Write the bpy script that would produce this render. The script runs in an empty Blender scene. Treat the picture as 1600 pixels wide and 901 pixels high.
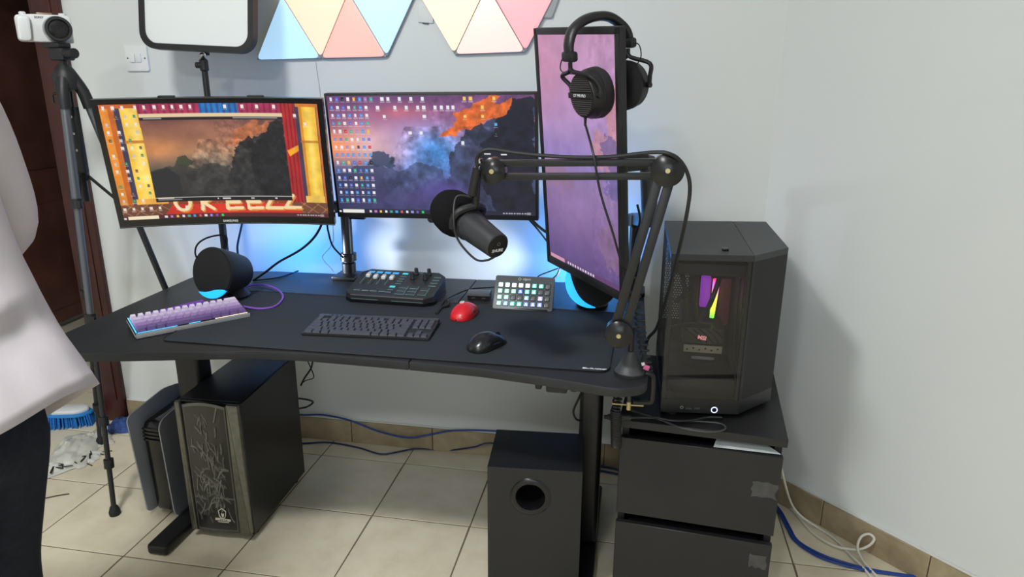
import bpy, bmesh, math, random
import numpy as np
from mathutils import Vector, Matrix, Euler
random.seed(7)
SC = bpy.context.scene
COL = SC.collection
R = math.radians

# ------------------------------------------------------------------ camera
CAM_POS = np.array((0.0, 0.0, 1.39))
F_PX, PITCH, YAW, ROLL = 1100.0, R(16.6), R(10.0), R(0.33)
_fw = np.array([-math.sin(YAW)*math.cos(PITCH), math.cos(YAW)*math.cos(PITCH), -math.sin(PITCH)])
_r0 = np.array([math.cos(YAW), math.sin(YAW), 0.0]); _u0 = np.cross(_r0, _fw)
_rt = _r0*math.cos(ROLL) + _u0*math.sin(ROLL); _up = np.cross(_rt, _fw)
cd = bpy.data.cameras.new('camera'); cam = bpy.data.objects.new('camera', cd); COL.objects.link(cam)
cd.sensor_width = 36.0; cd.lens = 36.0*F_PX/1600.0; cd.clip_start = 0.02
cam.matrix_world = Matrix(((_rt[0], _up[0], -_fw[0], CAM_POS[0]), (_rt[1], _up[1], -_fw[1], CAM_POS[1]),
                           (_rt[2], _up[2], -_fw[2], CAM_POS[2]), (0, 0, 0, 1)))
SC.camera = cam

# ------------------------------------------------------------------ world, exposure, main lights
w = bpy.data.worlds.new('world'); SC.world = w; w.use_nodes = True
w.node_tree.nodes['Background'].inputs[0].default_value = (0.75, 0.85, 1.0, 1)
w.node_tree.nodes['Background'].inputs[1].default_value = 0.25
SC.view_settings.view_transform = 'Standard'; SC.view_settings.look = 'None'
SC.view_settings.gamma = 1.0; SC.view_settings.use_curve_mapping = False
SC.view_settings.exposure = 0.0

CEIL = 2.85
LAMPS = [((-0.80, -1.50, CEIL-0.075), 40.0, 0.32), ((-1.10, 0.42, CEIL-0.075), 48.0, 0.32)]
for i, (p, e, s) in enumerate(LAMPS):
    ld = bpy.data.lights.new('ceiling_lamp_light', 'AREA'); ld.shape = 'DISK'; ld.size = s; ld.energy = e
    ld.color = (0.97, 0.995, 1.0)
    lo = bpy.data.objects.new('ceiling_lamp_light', ld); COL.objects.link(lo); lo.location = p

# soft frontal fill, added as an unseen, made-up window behind the camera
ld = bpy.data.lights.new('added_fill_light', 'AREA'); ld.shape = 'RECTANGLE'; ld.size = 1.5; ld.size_y = 1.1; ld.energy = 6.0; ld.color = (0.90, 0.97, 1.0)
lo = bpy.data.objects.new('added_fill_light', ld); COL.objects.link(lo); lo.location = (0.2, -2.36, 1.45); lo.rotation_euler = (R(90), 0, 0)

def P(px, py, x=None, y=None, z=None):
    """world point on the sight line of a photo pixel at a given world x, y or z"""
    d = _rt*(px-800) + _up*(450.5-py) + _fw*F_PX
    if z is not None: t = (z-CAM_POS[2])/d[2]
    elif y is not None: t = (y-CAM_POS[1])/d[1]
    else: t = (x-CAM_POS[0])/d[0]
    q = CAM_POS + t*d
    return Vector(q)

# ------------------------------------------------------------------ materials
def lin(c):
    out = []
    for v in c[:3]:
        v = v/255.0
        out.append(v/12.92 if v <= 0.04045 else ((v+0.055)/1.055)**2.4)
    return tuple(out)
MATS = {}
def pm(name, rgb, rough=0.5, metal=0.0, spec=0.5, var=None, bump=None, emit=None, coat=0.0, sheen=0.0):
    """principled material: rgb in sRGB 0-255; var=(scale, amount); bump=(scale, strength)"""
    if name in MATS: return MATS[name]
    m = bpy.data.materials.new(name); m.use_nodes = True; nt = m.node_tree; b = nt.nodes['Principled BSDF']
    c = lin(rgb); b.inputs['Base Color'].default_value = (*c, 1)
    b.inputs['Roughness'].default_value = rough; b.inputs['Metallic'].default_value = metal
    b.inputs['Specular IOR Level'].default_value = spec
    if coat: b.inputs['Coat Weight'].default_value = coat
    tc = None
    if var or bump: tc = nt.nodes.new('ShaderNodeTexCoord')
    if var:
        n = nt.nodes.new('ShaderNodeTexNoise'); n.inputs['Scale'].default_value = var[0]; n.inputs['Detail'].default_value = 5
        nt.links.new(tc.outputs['Object'], n.inputs['Vector'])
        r = nt.nodes.new('ShaderNodeValToRGB')
        a = var[1]
        r.color_ramp.elements[0].position = 0.3; r.color_ramp.elements[1].position = 0.7
        r.color_ramp.elements[0].color = (*[v*(1-a) for v in c], 1); r.color_ramp.elements[1].color = (*[min(1, v*(1+a)) for v in c], 1)
        nt.links.new(n.outputs['Fac'], r.inputs['Fac']); nt.links.new(r.outputs['Color'], b.inputs['Base Color'])
    if bump:
        n2 = nt.nodes.new('ShaderNodeTexNoise'); n2.inputs['Scale'].default_value = bump[0]; n2.inputs['Detail'].default_value = 3
        nt.links.new(tc.outputs['Object'], n2.inputs['Vector'])
        bp = nt.nodes.new('ShaderNodeBump'); bp.inputs['Strength'].default_value = bump[1]; bp.inputs['Distance'].default_value = 0.002
        nt.links.new(n2.outputs['Fac'], bp.inputs['Height']); nt.links.new(bp.outputs['Normal'], b.inputs['Normal'])
    if emit:
        b.inputs['Emission Color'].default_value = (*lin(emit[0]), 1); b.inputs['Emission Strength'].default_value = emit[1]
    MATS[name] = m
    return m
def glass(name, tint, gloss=0.1, rough=0.02):
    m = bpy.data.materials.new(name); m.use_nodes = True; nt = m.node_tree
    for n in list(nt.nodes): nt.nodes.remove(n)
    o = nt.nodes.new('ShaderNodeOutputMaterial'); mx = nt.nodes.new('ShaderNodeMixShader')
    t = nt.nodes.new('ShaderNodeBsdfTransparent'); t.inputs[0].default_value = (*tint, 1)
    g = nt.nodes.new('ShaderNodeBsdfGlossy'); g.inputs['Roughness'].default_value = rough
    mx.inputs[0].default_value = gloss
    nt.links.new(t.outputs[0], mx.inputs[1]); nt.links.new(g.outputs[0], mx.inputs[2]); nt.links.new(mx.outputs[0], o.inputs[0])
    return m

# ------------------------------------------------------------------ mesh helpers
class MB:
    def __init__(s): s.v = []; s.f = []
    def add(s, vs, fs):
        o = len(s.v); s.v += [tuple(v) for v in vs]; s.f += [tuple(i+o for i in f) for f in fs]; return s
    def bm(s, b):
        b.verts.index_update(); s.add([v.co[:] for v in b.verts], [[v.index for v in f.verts] for f in b.faces]); b.free(); return s
    def box(s, c, d, bev=0.0, seg=2, rot=None):
        b = bmesh.new(); bmesh.ops.create_cube(b, size=1)
        for v in b.verts: v.co = Vector((v.co.x*d[0], v.co.y*d[1], v.co.z*d[2]))
        if bev: bmesh.ops.bevel(b, geom=b.edges[:], offset=min(bev, 0.49*min(d)), segments=seg, affect='EDGES', profile=0.5)
        M = Matrix.Translation(c) @ (Euler(rot).to_matrix().to_4x4() if rot else Matrix.Identity(4))
        bmesh.ops.transform(b, matrix=M, verts=b.verts[:]); return s.bm(b)
    def cyl(s, p0, p1, r0, r1=None, seg=16, cap=True):
        r1 = r0 if r1 is None else r1
        p0, p1 = Vector(p0), Vector(p1); d = (p1-p0).normalized()
        a = d.orthogonal().normalized(); b = d.cross(a); vs = []
        for p, r in ((p0, r0), (p1, r1)):
            for i in range(seg):
                t = 2*math.pi*i/seg; vs.append(p + r*(math.cos(t)*a + math.sin(t)*b))
        fs = [(i, (i+1) % seg, seg+(i+1) % seg, seg+i) for i in range(seg)]
        if cap: fs += [tuple(range(seg-1, -1, -1)), tuple(range(seg, 2*seg))]
        return s.add(vs, fs)
    def lathe(s, prof, o=(0, 0, 0), ax=(0, 0, 1), seg=24, cap=True):
        """prof: list of (radius, distance along axis)"""
        o = Vector(o); d = Vector(ax).normalized(); a = d.orthogonal().normalized(); b = d.cross(a); vs = []; n = len(prof)
        for r, h in prof:
            for i in range(seg):
                t = 2*math.pi*i/seg; vs.append(o + d*h + r*(math.cos(t)*a + math.sin(t)*b))
        fs = []
        for k in range(n-1):
            for i in range(seg):
                j = (i+1) % seg; fs.append((k*seg+i, k*seg+j, (k+1)*seg+j, (k+1)*seg+i))
        if cap: fs += [tuple(range(seg-1, -1, -1)), tuple(range((n-1)*seg, n*seg))]
        return s.add(vs, fs)
    def prism(s, poly, z0, z1, bev=0.0, M=None):
        b = bmesh.new(); vs = [b.verts.new((x, y, z0)) for x, y in poly]
        f = b.faces.new(vs); r = bmesh.ops.extrude_face_region(b, geom=[f])
        tv = [e for e in r['geom'] if isinstance(e, bmesh.types.BMVert)]
        for v in tv: v.co.z = z1
        bmesh.ops.recalc_face_normals(b, faces=b.faces[:])
        if bev:
            eds = [e for e in b.edges if abs(e.verts[0].co.z-e.verts[1].co.z) < 1e-7]
            bmesh.ops.bevel(b, geom=eds, offset=bev, segments=2, affect='EDGES', profile=0.5)
        if M is not None: bmesh.ops.transform(b, matrix=M, verts=b.verts[:])
        return s.bm(b)
    def tube(s, pts, r, seg=8, smooth=6, closed=False, cap=True):
        pts = [Vector(p) for p in pts]
        if smooth and len(pts) > 2: pts = spline(pts, smooth)
        rr = r if isinstance(r, (list, tuple)) else None
        n = len(pts); vs = []; up = None
        for i, p in enumerate(pts):
            t = (pts[min(i+1, n-1)] - pts[max(i-1, 0)])
            if t.length < 1e-9: t = Vector((0, 0, 1))
            t.normalize()
            if up is None: up = t.orthogonal().normalized()
            up = (up - t*up.dot(t))
            if up.length < 1e-6: up = t.orthogonal()
            up.normalize(); b = t.cross(up)
            ri = (rr[0] + (rr[1]-rr[0])*i/(n-1)) if rr else r
            for k in range(seg):
                a = 2*math.pi*k/seg; vs.append(p + ri*(math.cos(a)*up + math.sin(a)*b))
        fs = []
        for i in range(n-1):
            for k in range(seg):
                j = (k+1) % seg; fs.append((i*seg+k, i*seg+j, (i+1)*seg+j, (i+1)*seg+k))
        if cap: fs += [tuple(range(seg-1, -1, -1)), tuple(range((n-1)*seg, n*seg))]
        return s.add(vs, fs)
    def grid(s, nx, ny, fn):
        vs = [fn(i/nx, j/ny) for j in range(ny+1) for i in range(nx+1)]
        fs = [(j*(nx+1)+i, j*(nx+1)+i+1, (j+1)*(nx+1)+i+1, (j+1)*(nx+1)+i) for j in range(ny) for i in range(nx)]
        return s.add(vs, fs)
    def sphere(s, c, r, sx=1, sy=1, sz=1, nu=20, nv=12):
        b = bmesh.new(); bmesh.ops.create_uvsphere(b, u_segments=nu, v_segments=nv, radius=r)
        bmesh.ops.transform(b, matrix=Matrix.Translation(c) @ Matrix.Diagonal((sx, sy, sz, 1)), verts=b.verts[:]); return s.bm(b)
    def xf(s, M):
        s.v = [tuple(M @ Vector(v)) for v in s.v]; return s
    def build(s, name, mat, parent=None, smooth=True, ang=38):
        me = bpy.data.meshes.new(name); me.from_pydata(s.v, [], s.f)
        b = bmesh.new(); b.from_mesh(me); bmesh.ops.recalc_face_normals(b, faces=b.faces[:]); b.to_mesh(me); b.free()
        me.update()
        if smooth:
            me.polygons.foreach_set('use_smooth', [True]*len(me.polygons)); me.set_sharp_from_angle(angle=R(ang))
        me.materials.append(mat)
        return link(name, me, parent)
def link(name, me, parent=None):
    o = bpy.data.objects.new(name, me); COL.objects.link(o)
    if parent is not None: o.parent = parent
    return o
def spline(pts, k):
    n = len(pts); out = []
    for i in range(n-1):
        p0, p1, p2, p3 = pts[max(i-1, 0)], pts[i], pts[i+1], pts[min(i+2, n-1)]
        for j in range(k):
            t = j/k
            out.append(0.5*((2*p1) + (p2-p0)*t + (2*p0-5*p1+4*p2-p3)*t*t + (3*p1-p0-3*p2+p3)*t*t*t))
    out.append(pts[-1]); return out
def rrect(w, h, r, n=5):
    pts = []
    for cx, cy, a0 in ((w/2-r, h/2-r, 0), (-w/2+r, h/2-r, 90), (-w/2+r, -h/2+r, 180), (w/2-r, -h/2+r, 270)):
        for i in range(n+1):
            a = R(a0+90*i/n); pts.append((cx+r*math.cos(a), cy+r*math.sin(a)))
    return pts
def round_poly(poly, rad, n=5):
    """round every corner of a polygon; rad may be a number or a list"""
    out = []; m = len(poly)
    for i in range(m):
        a, b, c = Vector(poly[i-1]), Vector(poly[i]), Vector(poly[(i+1) % m]); r = rad[i] if isinstance(rad, (list, tuple)) else rad
        if r <= 0: out.append(tuple(b)); continue
        d1 = (a-b); d2 = (c-b); r1 = min(r, d1.length*0.45, d2.length*0.45)
        p, q = b+d1.normalized()*r1, b+d2.normalized()*r1
        for k in range(n+1):
            t = k/n; out.append(tuple((1-t)**2*p + 2*t*(1-t)*b + t*t*q))
    return out
XZ = Matrix(((1, 0, 0, 0), (0, 0, 1, 0), (0, 1, 0, 0), (0, 0, 0, 1)))      # prism (x,y,z) -> (x, z->y, y->z)
def tag(o, label, cat, group=None):
    o['label'] = label; o['category'] = cat
    if group: o['group'] = group
    return o
def thing(name, label, cat, loc=(0, 0, 0), rot=(0, 0, 0), group=None):
    o = bpy.data.objects.new(name, None); COL.objects.link(o); o.location = loc; o.rotation_euler = rot
    o.empty_display_size = 0.05
    return tag(o, label, cat, group)
def struct(o): o['kind'] = 'structure'; return o
_txt = {}
def text(name, s, size, mat, parent, loc, rot=(0, 0, 0), ext=0.0003, align='CENTER', shear=0.0, bold=0.0):
    cu = bpy.data.curves.new(name, 'FONT'); cu.body = s; cu.size = size; cu.extrude = ext; cu.align_x = align; cu.align_y = 'CENTER'
    cu.shear = shear; cu.offset = bold; cu.resolution_u = 3
    t = bpy.data.objects.new(name, cu); COL.objects.link(t)
    dg = bpy.context.evaluated_depsgraph_get(); me = bpy.data.meshes.new_from_object(t.evaluated_get(dg))
    bpy.data.objects.remove(t); bpy.data.curves.remove(cu)
    me.materials.clear(); me.materials.append(mat)
    o = link(name, me, parent); o.location = loc; o.rotation_euler = rot; return o

BLACK = pm('black plastic', (23, 24, 26), 0.5, var=(30, 0.12))
BLACKG = pm('gloss black plastic', (16, 16, 18), 0.22)
BLACKM = pm('black metal', (20, 20, 22), 0.38, var=(40, 0.15))
RUBBER = pm('black rubber', (22, 22, 23), 0.75)
CABLE = pm('black cable', (24, 25, 27), 0.5)
DGREY = pm('dark grey plastic', (58, 60, 63), 0.5, var=(40, 0.08))
GREY = pm('grey plastic', (112, 114, 116), 0.5, var=(40, 0.06))
STEEL = pm('brushed steel', (170, 168, 160), 0.35, 0.9)
CHROME = pm('chrome', (200, 200, 200), 0.15, 1.0)
WHITE = pm('white plastic', (226, 228, 228), 0.4)
PRINT = pm('white print', (222, 225, 226), 0.5)
BRASS = pm('brass screw', (190, 175, 130), 0.35, 0.8)

# ================================================================== THE ROOM
WB = 2.37            # back wall face
KD = 2.785           # diagonal wall: x + y = KD
CX = KD-WB           # corner x
WALL = pm('wall paint', (217, 220, 219), 0.62, spec=0.3, var=(1.3, 0.025), bump=(55, 0.05))
CEILM = pm('ceiling paint', (228, 229, 227), 0.8)
def tile_mat(name, a, b, c, rough):
    m = bpy.data.materials.new(name); m.use_nodes = True; nt = m.node_tree; bs = nt.nodes['Principled BSDF']
    bs.inputs['Roughness'].default_value = rough; bs.inputs['Specular IOR Level'].default_value = 0.45
    tc = nt.nodes.new('ShaderNodeTexCoord'); gi = nt.nodes.new('ShaderNodeObjectInfo')
    ad = nt.nodes.new('ShaderNodeVectorMath'); ad.operation = 'MULTIPLY_ADD'; ad.inputs[1].default_value = (1, 1, 1)
    nt.links.new(tc.outputs['Object'], ad.inputs[0])
    cr = nt.nodes.new('ShaderNodeCombineXYZ'); mu = nt.nodes.new('ShaderNodeMath'); mu.operation = 'MULTIPLY'; mu.inputs[1].default_value = 37.0
    nt.links.new(gi.outputs['Random'], mu.inputs[0]); nt.links.new(mu.outputs[0], cr.inputs[0]); nt.links.new(mu.outputs[0], cr.inputs[1])
    nt.links.new(cr.outputs[0], ad.inputs[2])
    n = nt.nodes.new('ShaderNodeTexNoise'); n.inputs['Scale'].default_value = 9; n.inputs['Detail'].default_value = 7; n.inputs['Roughness'].default_value = 0.62
    nt.links.new(ad.outputs[0], n.inputs['Vector'])
    r = nt.nodes.new('ShaderNodeValToRGB'); r.color_ramp.elements[0].position = 0.28; r.color_ramp.elements[1].position = 0.72
    r.color_ramp.elements[0].color = (*lin(a), 1); r.color_ramp.elements[1].color = (*lin(c), 1)
    e = r.color_ramp.elements.new(0.5); e.color = (*lin(b), 1)
    nt.links.new(n.outputs['Fac'], r.inputs['Fac']); nt.links.new(r.outputs['Color'], bs.inputs['Base Color'])
    return m
TILE = tile_mat('beige ceramic tile', (206, 194, 168), (218, 207, 182), (225, 216, 193), 0.36)
SKIRT = tile_mat('skirting tile', (134, 117, 92), (158, 142, 114), (178, 163, 136), 0.35)
GROUT = pm('grout', (112, 100, 82), 0.9, var=(12, 0.2))
MAHOG = pm('mahogany wood', (62, 22, 17), 0.4, var=(6, 0.35), bump=(30, 0.1))
DKWOOD = pm('dark brown wood', (92, 56, 48), 0.42, var=(5, 0.35))

floor = struct(MB().box((-0.7, 1.3, -0.02), (5.4, 7.6, 0.036)).build('floor', GROUT))
TP = 0.332
t0 = None
for i in range(-9, 8):
    for j in range(-5, 7):
        x0 = -0.471 + TP*i; y0 = 1.912 + 0.3345*j
        if y0 < 0.2 or x0 > 1.7: continue
        if x0 + y0 > KD + 0.05 or (x0 > -2.06 and y0 > WB): continue
        if t0 is None:
            t0 = MB().box((TP/2, 0.16725, -0.003), (TP-0.0045, 0.3345-0.0045, 0.006), 0.0012, 1).build('tile', TILE, floor); o = t0
        else: o = t0.copy(); COL.objects.link(o); o.parent = floor
        o.location = (x0, y0, random.uniform(-0.0004, 0.0003))
near = MB().box((-0.7, -1.16, -0.003), (5.3, 2.7, 0.006)).build('rear_floor_tiling', TILE, floor); near['kind'] = 'stuff'

def wall_seg(name, a, b, z0, z1, th=0.12, side=1):
    """slab from a to b whose inner face is the line a-b; thickness goes to the left of a->b when side=1"""
    a, b = Vector(a), Vector(b); d = (b-a).normalized(); n = Vector((-d.y, d.x))*side*th
    return struct(MB().prism([tuple(a), tuple(b), tuple(b+n), tuple(a+n)], z0, z1).build(name, WALL, smooth=False))
DX0, DX1, DZ = -3.02, -2.155, 2.08      # door opening
m = MB(); m.prism([(DX1, WB), (CX, WB), (CX+0.05, WB+0.12), (DX1, WB+0.12)], 0, CEIL)
m.prism([(DX0, WB), (DX1, WB), (DX1, WB+0.12), (DX0, WB+0.12)], DZ, CEIL)
m.prism([(-3.15, WB), (DX0, WB), (DX0, WB+0.12), (-3.15, WB+0.12)], 0, CEIL)
struct(m.build('wall_back', WALL, smooth=False))
wall_seg('wall_right', (CX, WB), (1.9, KD-1.9), 0, CEIL)
wall_seg('wall_far_right', (1.9, KD-1.9), (1.9, -2.4), 0, CEIL)
wall_seg('wall_front', (1.9, -2.4), (-3.15, -2.4), 0, CEIL)
wn = struct(bpy.data.objects.new('added_fill_window', None)); COL.objects.link(wn); wn.location = (0.2, -2.40, 1.45)  # made-up window with glowing panes, added to go with the fill light
WFR = pm('fill window frame white', (225, 226, 226), 0.4)
for sx in (-1, 0, 1): MB().box((sx*0.785, 0.02, 0), (0.05, 0.05, 1.22), 0.004).build('frame_bar', WFR, wn)
for sz in (-1, 1): MB().box((0, 0.02, sz*0.585), (1.62, 0.05, 0.05), 0.004).build('frame_bar', WFR, wn)
for sx in (-1, 1): MB().box((sx*0.3925, 0.008, 0), (0.735, 0.006, 1.12)).build('pane', pm('glowing fill pane', (210, 220, 228), 0.2, emit=((225, 238, 255), 1.0)), wn)
wall_seg('wall_left', (-3.15, -2.4), (-3.15, WB), 0, CEIL)
struct(MB().box((-0.65, 0.0, CEIL+0.03), (5.3, 4.95, 0.06)).build('ceiling', CEILM))
# passage seen through the doorway
wall_seg('wall_passage', (-3.26, WB+0.12), (-3.26, 5.0), 0, CEIL)
wall_seg('wall_passage_end', (-3.3, 5.0), (-0.5, 5.0), 0, CEIL)
struct(MB().box((-1.9, 3.75, CEIL+0.03), (2.9, 2.6, 0.06)).build('ceiling_passage', CEILM))
wall_seg('wall_passage_side', (-0.5, 5.0), (-0.5, WB+0.12), 0, CEIL)

# baseboards: separate skirting tiles with thin joints and a white caulk line on top
CAULK = pm('white caulk', (214, 214, 208), 0.6)
BBH = 0.094
bb = struct(MB().box(((CX-2.05)/2, WB-0.002, BBH/2), (CX+2.05, 0.006, BBH-0.004)).build('baseboard_back', GROUT))
x = -2.05
while x < CX-0.02:
    x1 = min(x+0.331, CX-0.006)
    MB().box(((x+x1)/2, WB-0.006, BBH/2), (x1-x-0.003, 0.011, BBH), 0.0015, 1).build('tile', SKIRT, bb); x = x1
MB().box(((CX-2.05)/2, WB-0.004, BBH+0.003), (CX+2.05, 0.009, 0.006), 0.002, 1).build('caulk_line', CAULK, bb)
br = struct(MB().box((0, -0.002, BBH/2), (2.02, 0.006, BBH-0.004)).build('baseboard_right', GROUT))
dm = Vector((1.9-CX, -(1.9-CX))); L = dm.length
br.location = ((CX+1.9)/2, KD-(CX+1.9)/2, 0); br.rotation_euler = (0, 0, R(-45))
x = -L/2+0.01
while x < L/2-0.02:
    x1 = min(x+0.331, L/2-0.004)
    MB().box(((x+x1)/2, -0.006, BBH/2), (x1-x-0.003, 0.011, BBH), 0.0015, 1).build('tile', SKIRT, br); x = x1
MB().box((0, -0.005, BBH+0.003), (L-0.02, 0.012, 0.006), 0.002, 1).build('caulk_line', CAULK, br)

# mahogany door frame and the dark door beyond
d1 = struct(bpy.data.objects.new('door_1', None)); COL.objects.link(d1)
MB().box((-2.106, WB-0.011, 1.07), (0.108, 0.024, 2.14), 0.005).build('architrave', MAHOG, d1)
MB().box((-3.07, WB-0.011, 1.07), (0.108, 0.024, 2.14), 0.005).build('architrave', MAHOG, d1)
MB().box((-2.588, WB-0.011, 2.135), (1.072, 0.024, 0.1), 0.005).build('architrave', MAHOG, d1)
MB().box((-2.17, WB+0.06, 1.03), (0.035, 0.13, 2.06), 0.004).build('jamb', MAHOG, d1)
MB().box((-3.005, WB+0.06, 1.03), (0.035, 0.13, 2.06), 0.004).build('jamb', MAHOG, d1)
MB().box((-2.588, WB+0.06, 2.062), (0.80, 0.13, 0.03), 0.004).build('jamb', MAHOG, d1)
for zz in (0.55, 1.55): MB().box((-2.085, WB-0.0245, zz), (0.012, 0.006, 0.9), 0.002).build('moulding', MAHOG, d1)
d2 = struct(bpy.data.objects.new('door_2', None)); COL.objects.link(d2); d2.location = (-3.22, 3.62, 0)
MB().box((0, 0, 1.06), (0.045, 1.22, 2.04), 0.003).build('leaf', DKWOOD, d2)
for zc, hh in ((0.42, 0.6), (1.38, 0.95)):
    for yc in (-0.3, 0.3):
        MB().box((0.026, yc, zc), (0.012, 0.44, hh), 0.006).build('panel', DKWOOD, d2)
        for s in (-1, 1):
            MB().box((0.029, yc+s*0.235, zc), (0.016, 0.018, hh+0.05), 0.005).build('moulding', DKWOOD, d2)
MB().cyl((0.02, -0.10, 0.27), (0.06, -0.10, 0.27), 0.010).cyl((0.06, -0.155, 0.27), (0.06, -0.09, 0.27), 0.007).build('handle', STEEL, d2)
MB().box((0.026, -0.36, 0.255), (0.008, 0.17, 0.010), 0.002, rot=(R(8), 0, 0)).build('pale_strip', STEEL, d2)  # thin pale line across the leaf, modelled as a raised strip

# ceiling lamps (above the frame)
LAMPM = pm('lamp diffuser', (250, 250, 250), 0.5, emit=((255, 252, 245), 2.5))
for k, (p, e, s) in enumerate(LAMPS):
    t = thing('ceiling_lamp', ['round white ceiling lamp behind the camera', 'round white ceiling lamp in front of the camera'][k], 'lamp', (p[0], p[1], CEIL), group='ceiling lamps')
    MB().lathe([(0.20, 0), (0.20, -0.03), (0.185, -0.05), (0.182, -0.03)], seg=40).build('housing', WHITE, t)
    MB().lathe([(0.181, -0.035), (0.17, -0.055), (0.10, -0.062), (0.001, -0.064)], seg=40).build('diffuser', LAMPM, t)

# ---- light switch and blank plate on the back wall
c = P(215.5, 91, y=WB)
t = thing('light_switch', 'white double rocker light switch on the wall beside the door frame', 'light switch', c)
MB().prism(rrect(0.088, 0.088, 0.006), -0.009, 0, 0.002, XZ).build('plate', WHITE, t)
for s in (-1, 1):
    MB().box((s*0.0125-0.002, -0.0105, 0.001), (0.021, 0.006, 0.030), 0.002, rot=(R(4*s), 0, 0)).build('rocker', WHITE, t)
    MB().cyl((s*0.034, -0.008, 0.0), (s*0.034, -0.0098, 0.0), 0.0028, seg=10).build('screw', DGREY, t)
c = P(666, 21, y=WB)
t = thing('wall_plate', 'blank square wall plate painted over between the light panels', 'wall plate', c, (0, R(4), 0))
MB().prism(rrect(0.052, 0.058, 0.003), -0.006, 0, 0.0015, XZ).build('cover', WALL, t)
MB().box((0.0, -0.003, -0.0305), (0.02, 0.005, 0.004), 0.001).build('notch', DGREY, t)

# ================================================================== DESK
ZD = 0.72
DESKM = pm('black carbon laminate', (29, 31, 34), 0.5, var=(9, 0.18), bump=(300, 0.08))
EDGEM = pm('black edge band', (22, 22, 24), 0.5, var=(25, 0.2))
desk = thing('desk', 'black electric standing desk with a concave front edge and T-shaped feet', 'desk', (-0.73, 1.88, 0))
dk = Vector((-0.73, 1.88))
left_out = [(-1.512, 1.53), (-1.40, 1.43), (-1.272, 1.457), (-1.09, 1.503), (-0.93, 1.54), (-0.80, 1.549), (-0.53, 1.543), (-0.53, 2.30), (-1.30, 2.262), (-1.512, 2.195)]
right_out = [(-0.528, 1.543), (-0.348, 1.536), (-0.163, 1.509), (-0.083, 1.492), (-0.02, 1.478), (0.05, 1.51), (0.050, 1.62), (0.042, 2.345), (-0.528, 2.300)]
def loc2(ps): return [(p[0]-dk.x, p[1]-dk.y) for p in ps]
MB().prism(round_poly(loc2(left_out), [0.03, 0.03, 0.02, 0.03, 0.03, 0.03, 0, 0, 0.06, 0.08]), ZD-0.024, ZD, 0.003).build('tabletop_half', DESKM, desk)
MB().prism(round_poly(loc2(right_out), [0, 0.03, 0.03, 0.02, 0.05, 0.06, 0.05, 0.04, 0]), ZD-0.024, ZD, 0.003).build('tabletop_half', DESKM, desk)
for xx, wd in ((-1.366, 0.084), (-0.094, 0.066)):
    col = MB().box((xx-dk.x, 0, 0.335), (wd, 0.075, 0.60), 0.014, 3).build('leg_column', BLACKM, desk)
    MB().box((xx-dk.x, 0, 0.55), (wd-0.014, 0.058, 0.28), 0.010, 3).build('inner_column', BLACKM, col)
    MB().prism(round_poly([(xx-dk.x-0.034, -0.285), (xx-dk.x+0.034, -0.285), (xx-dk.x+0.034, 0.30), (xx-dk.x-0.034, 0.30)], 0.012), 0.004, 0.034, 0.006).build('foot', BLACKM, desk)
    MB().box((xx-dk.x, 0.0, ZD-0.036), (0.06, 0.6, 0.022), 0.003).build('top_bracket', BLACKM, desk)
for yy in (-0.12, 0.12):
    MB().box((0, yy, ZD-0.045), (1.22, 0.04, 0.028), 0.003).build('crossbar', BLACKM, desk)
# small control box / cable clips under the right front edge
cb = P(862, 607, z=ZD-0.03)
MB().box((cb.x-dk.x+0.01, cb.y-dk.y+0.025, ZD-0.036), (0.05, 0.03, 0.020), 0.004).build('control_panel', BLACK, desk)
for dx in (-0.035, 0.05): MB().box((cb.x-dk.x+dx, cb.y-dk.y+0.03, ZD-0.034), (0.016, 0.02, 0.022), 0.004).build('cable_clip', BLACK, desk)

MATM = pm('dark cloth mat', (46, 51, 57), 0.82, spec=0.25, var=(400, 0.10), bump=(900, 0.12))
HEM = pm('stitched hem', (22, 23, 25), 0.7)
mat_c = Vector((-0.625, 1.78))
dmat = thing('desk_mat', 'wide dark grey cloth desk mat with a white logo in its front right corner', 'desk mat', (mat_c.x, mat_c.y, ZD+0.0002))
mp = [(-0.592, -0.228), (0.584, -0.216), (0.594, 0.232), (-0.600, 0.232)]
MB().prism(round_poly(mp, 0.03), 0.0, 0.0032, 0.0008).build('cloth', MATM, dmat)
hp = round_poly(mp, 0.03); hp = [Vector((x, y, 0.0034)) for x, y in hp]
MB().tube(hp+[hp[0]], 0.0017, 6, 0).build('hem', HEM, dmat)
lg = P(932, 577, z=ZD+0.0034)
text('logo_lettering', 'GLADIHER', 0.0088, PRINT, dmat, (lg.x-mat_c.x+0.0045, lg.y-mat_c.y+0.0035, 0.0034), (0, 0, R(0.5)), bold=0.0004)
MB().prism(round_poly([(-0.043, -0.007), (-0.033, -0.009), (-0.026, -0.005), (-0.014, -0.007), (-0.012, 0.001), (-0.020, -0.001), (-0.028, 0.006), (-0.041, 0.007)], 0.002), 0.0034, 0.0038).xf(Matrix.Translation((lg.x-mat_c.x-0.0105, lg.y-mat_c.y+0.0035, 0)) @ Matrix.Diagonal((0.55, 0.55, 1, 1))).build('logo_emblem', PRINT, dmat)

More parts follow.
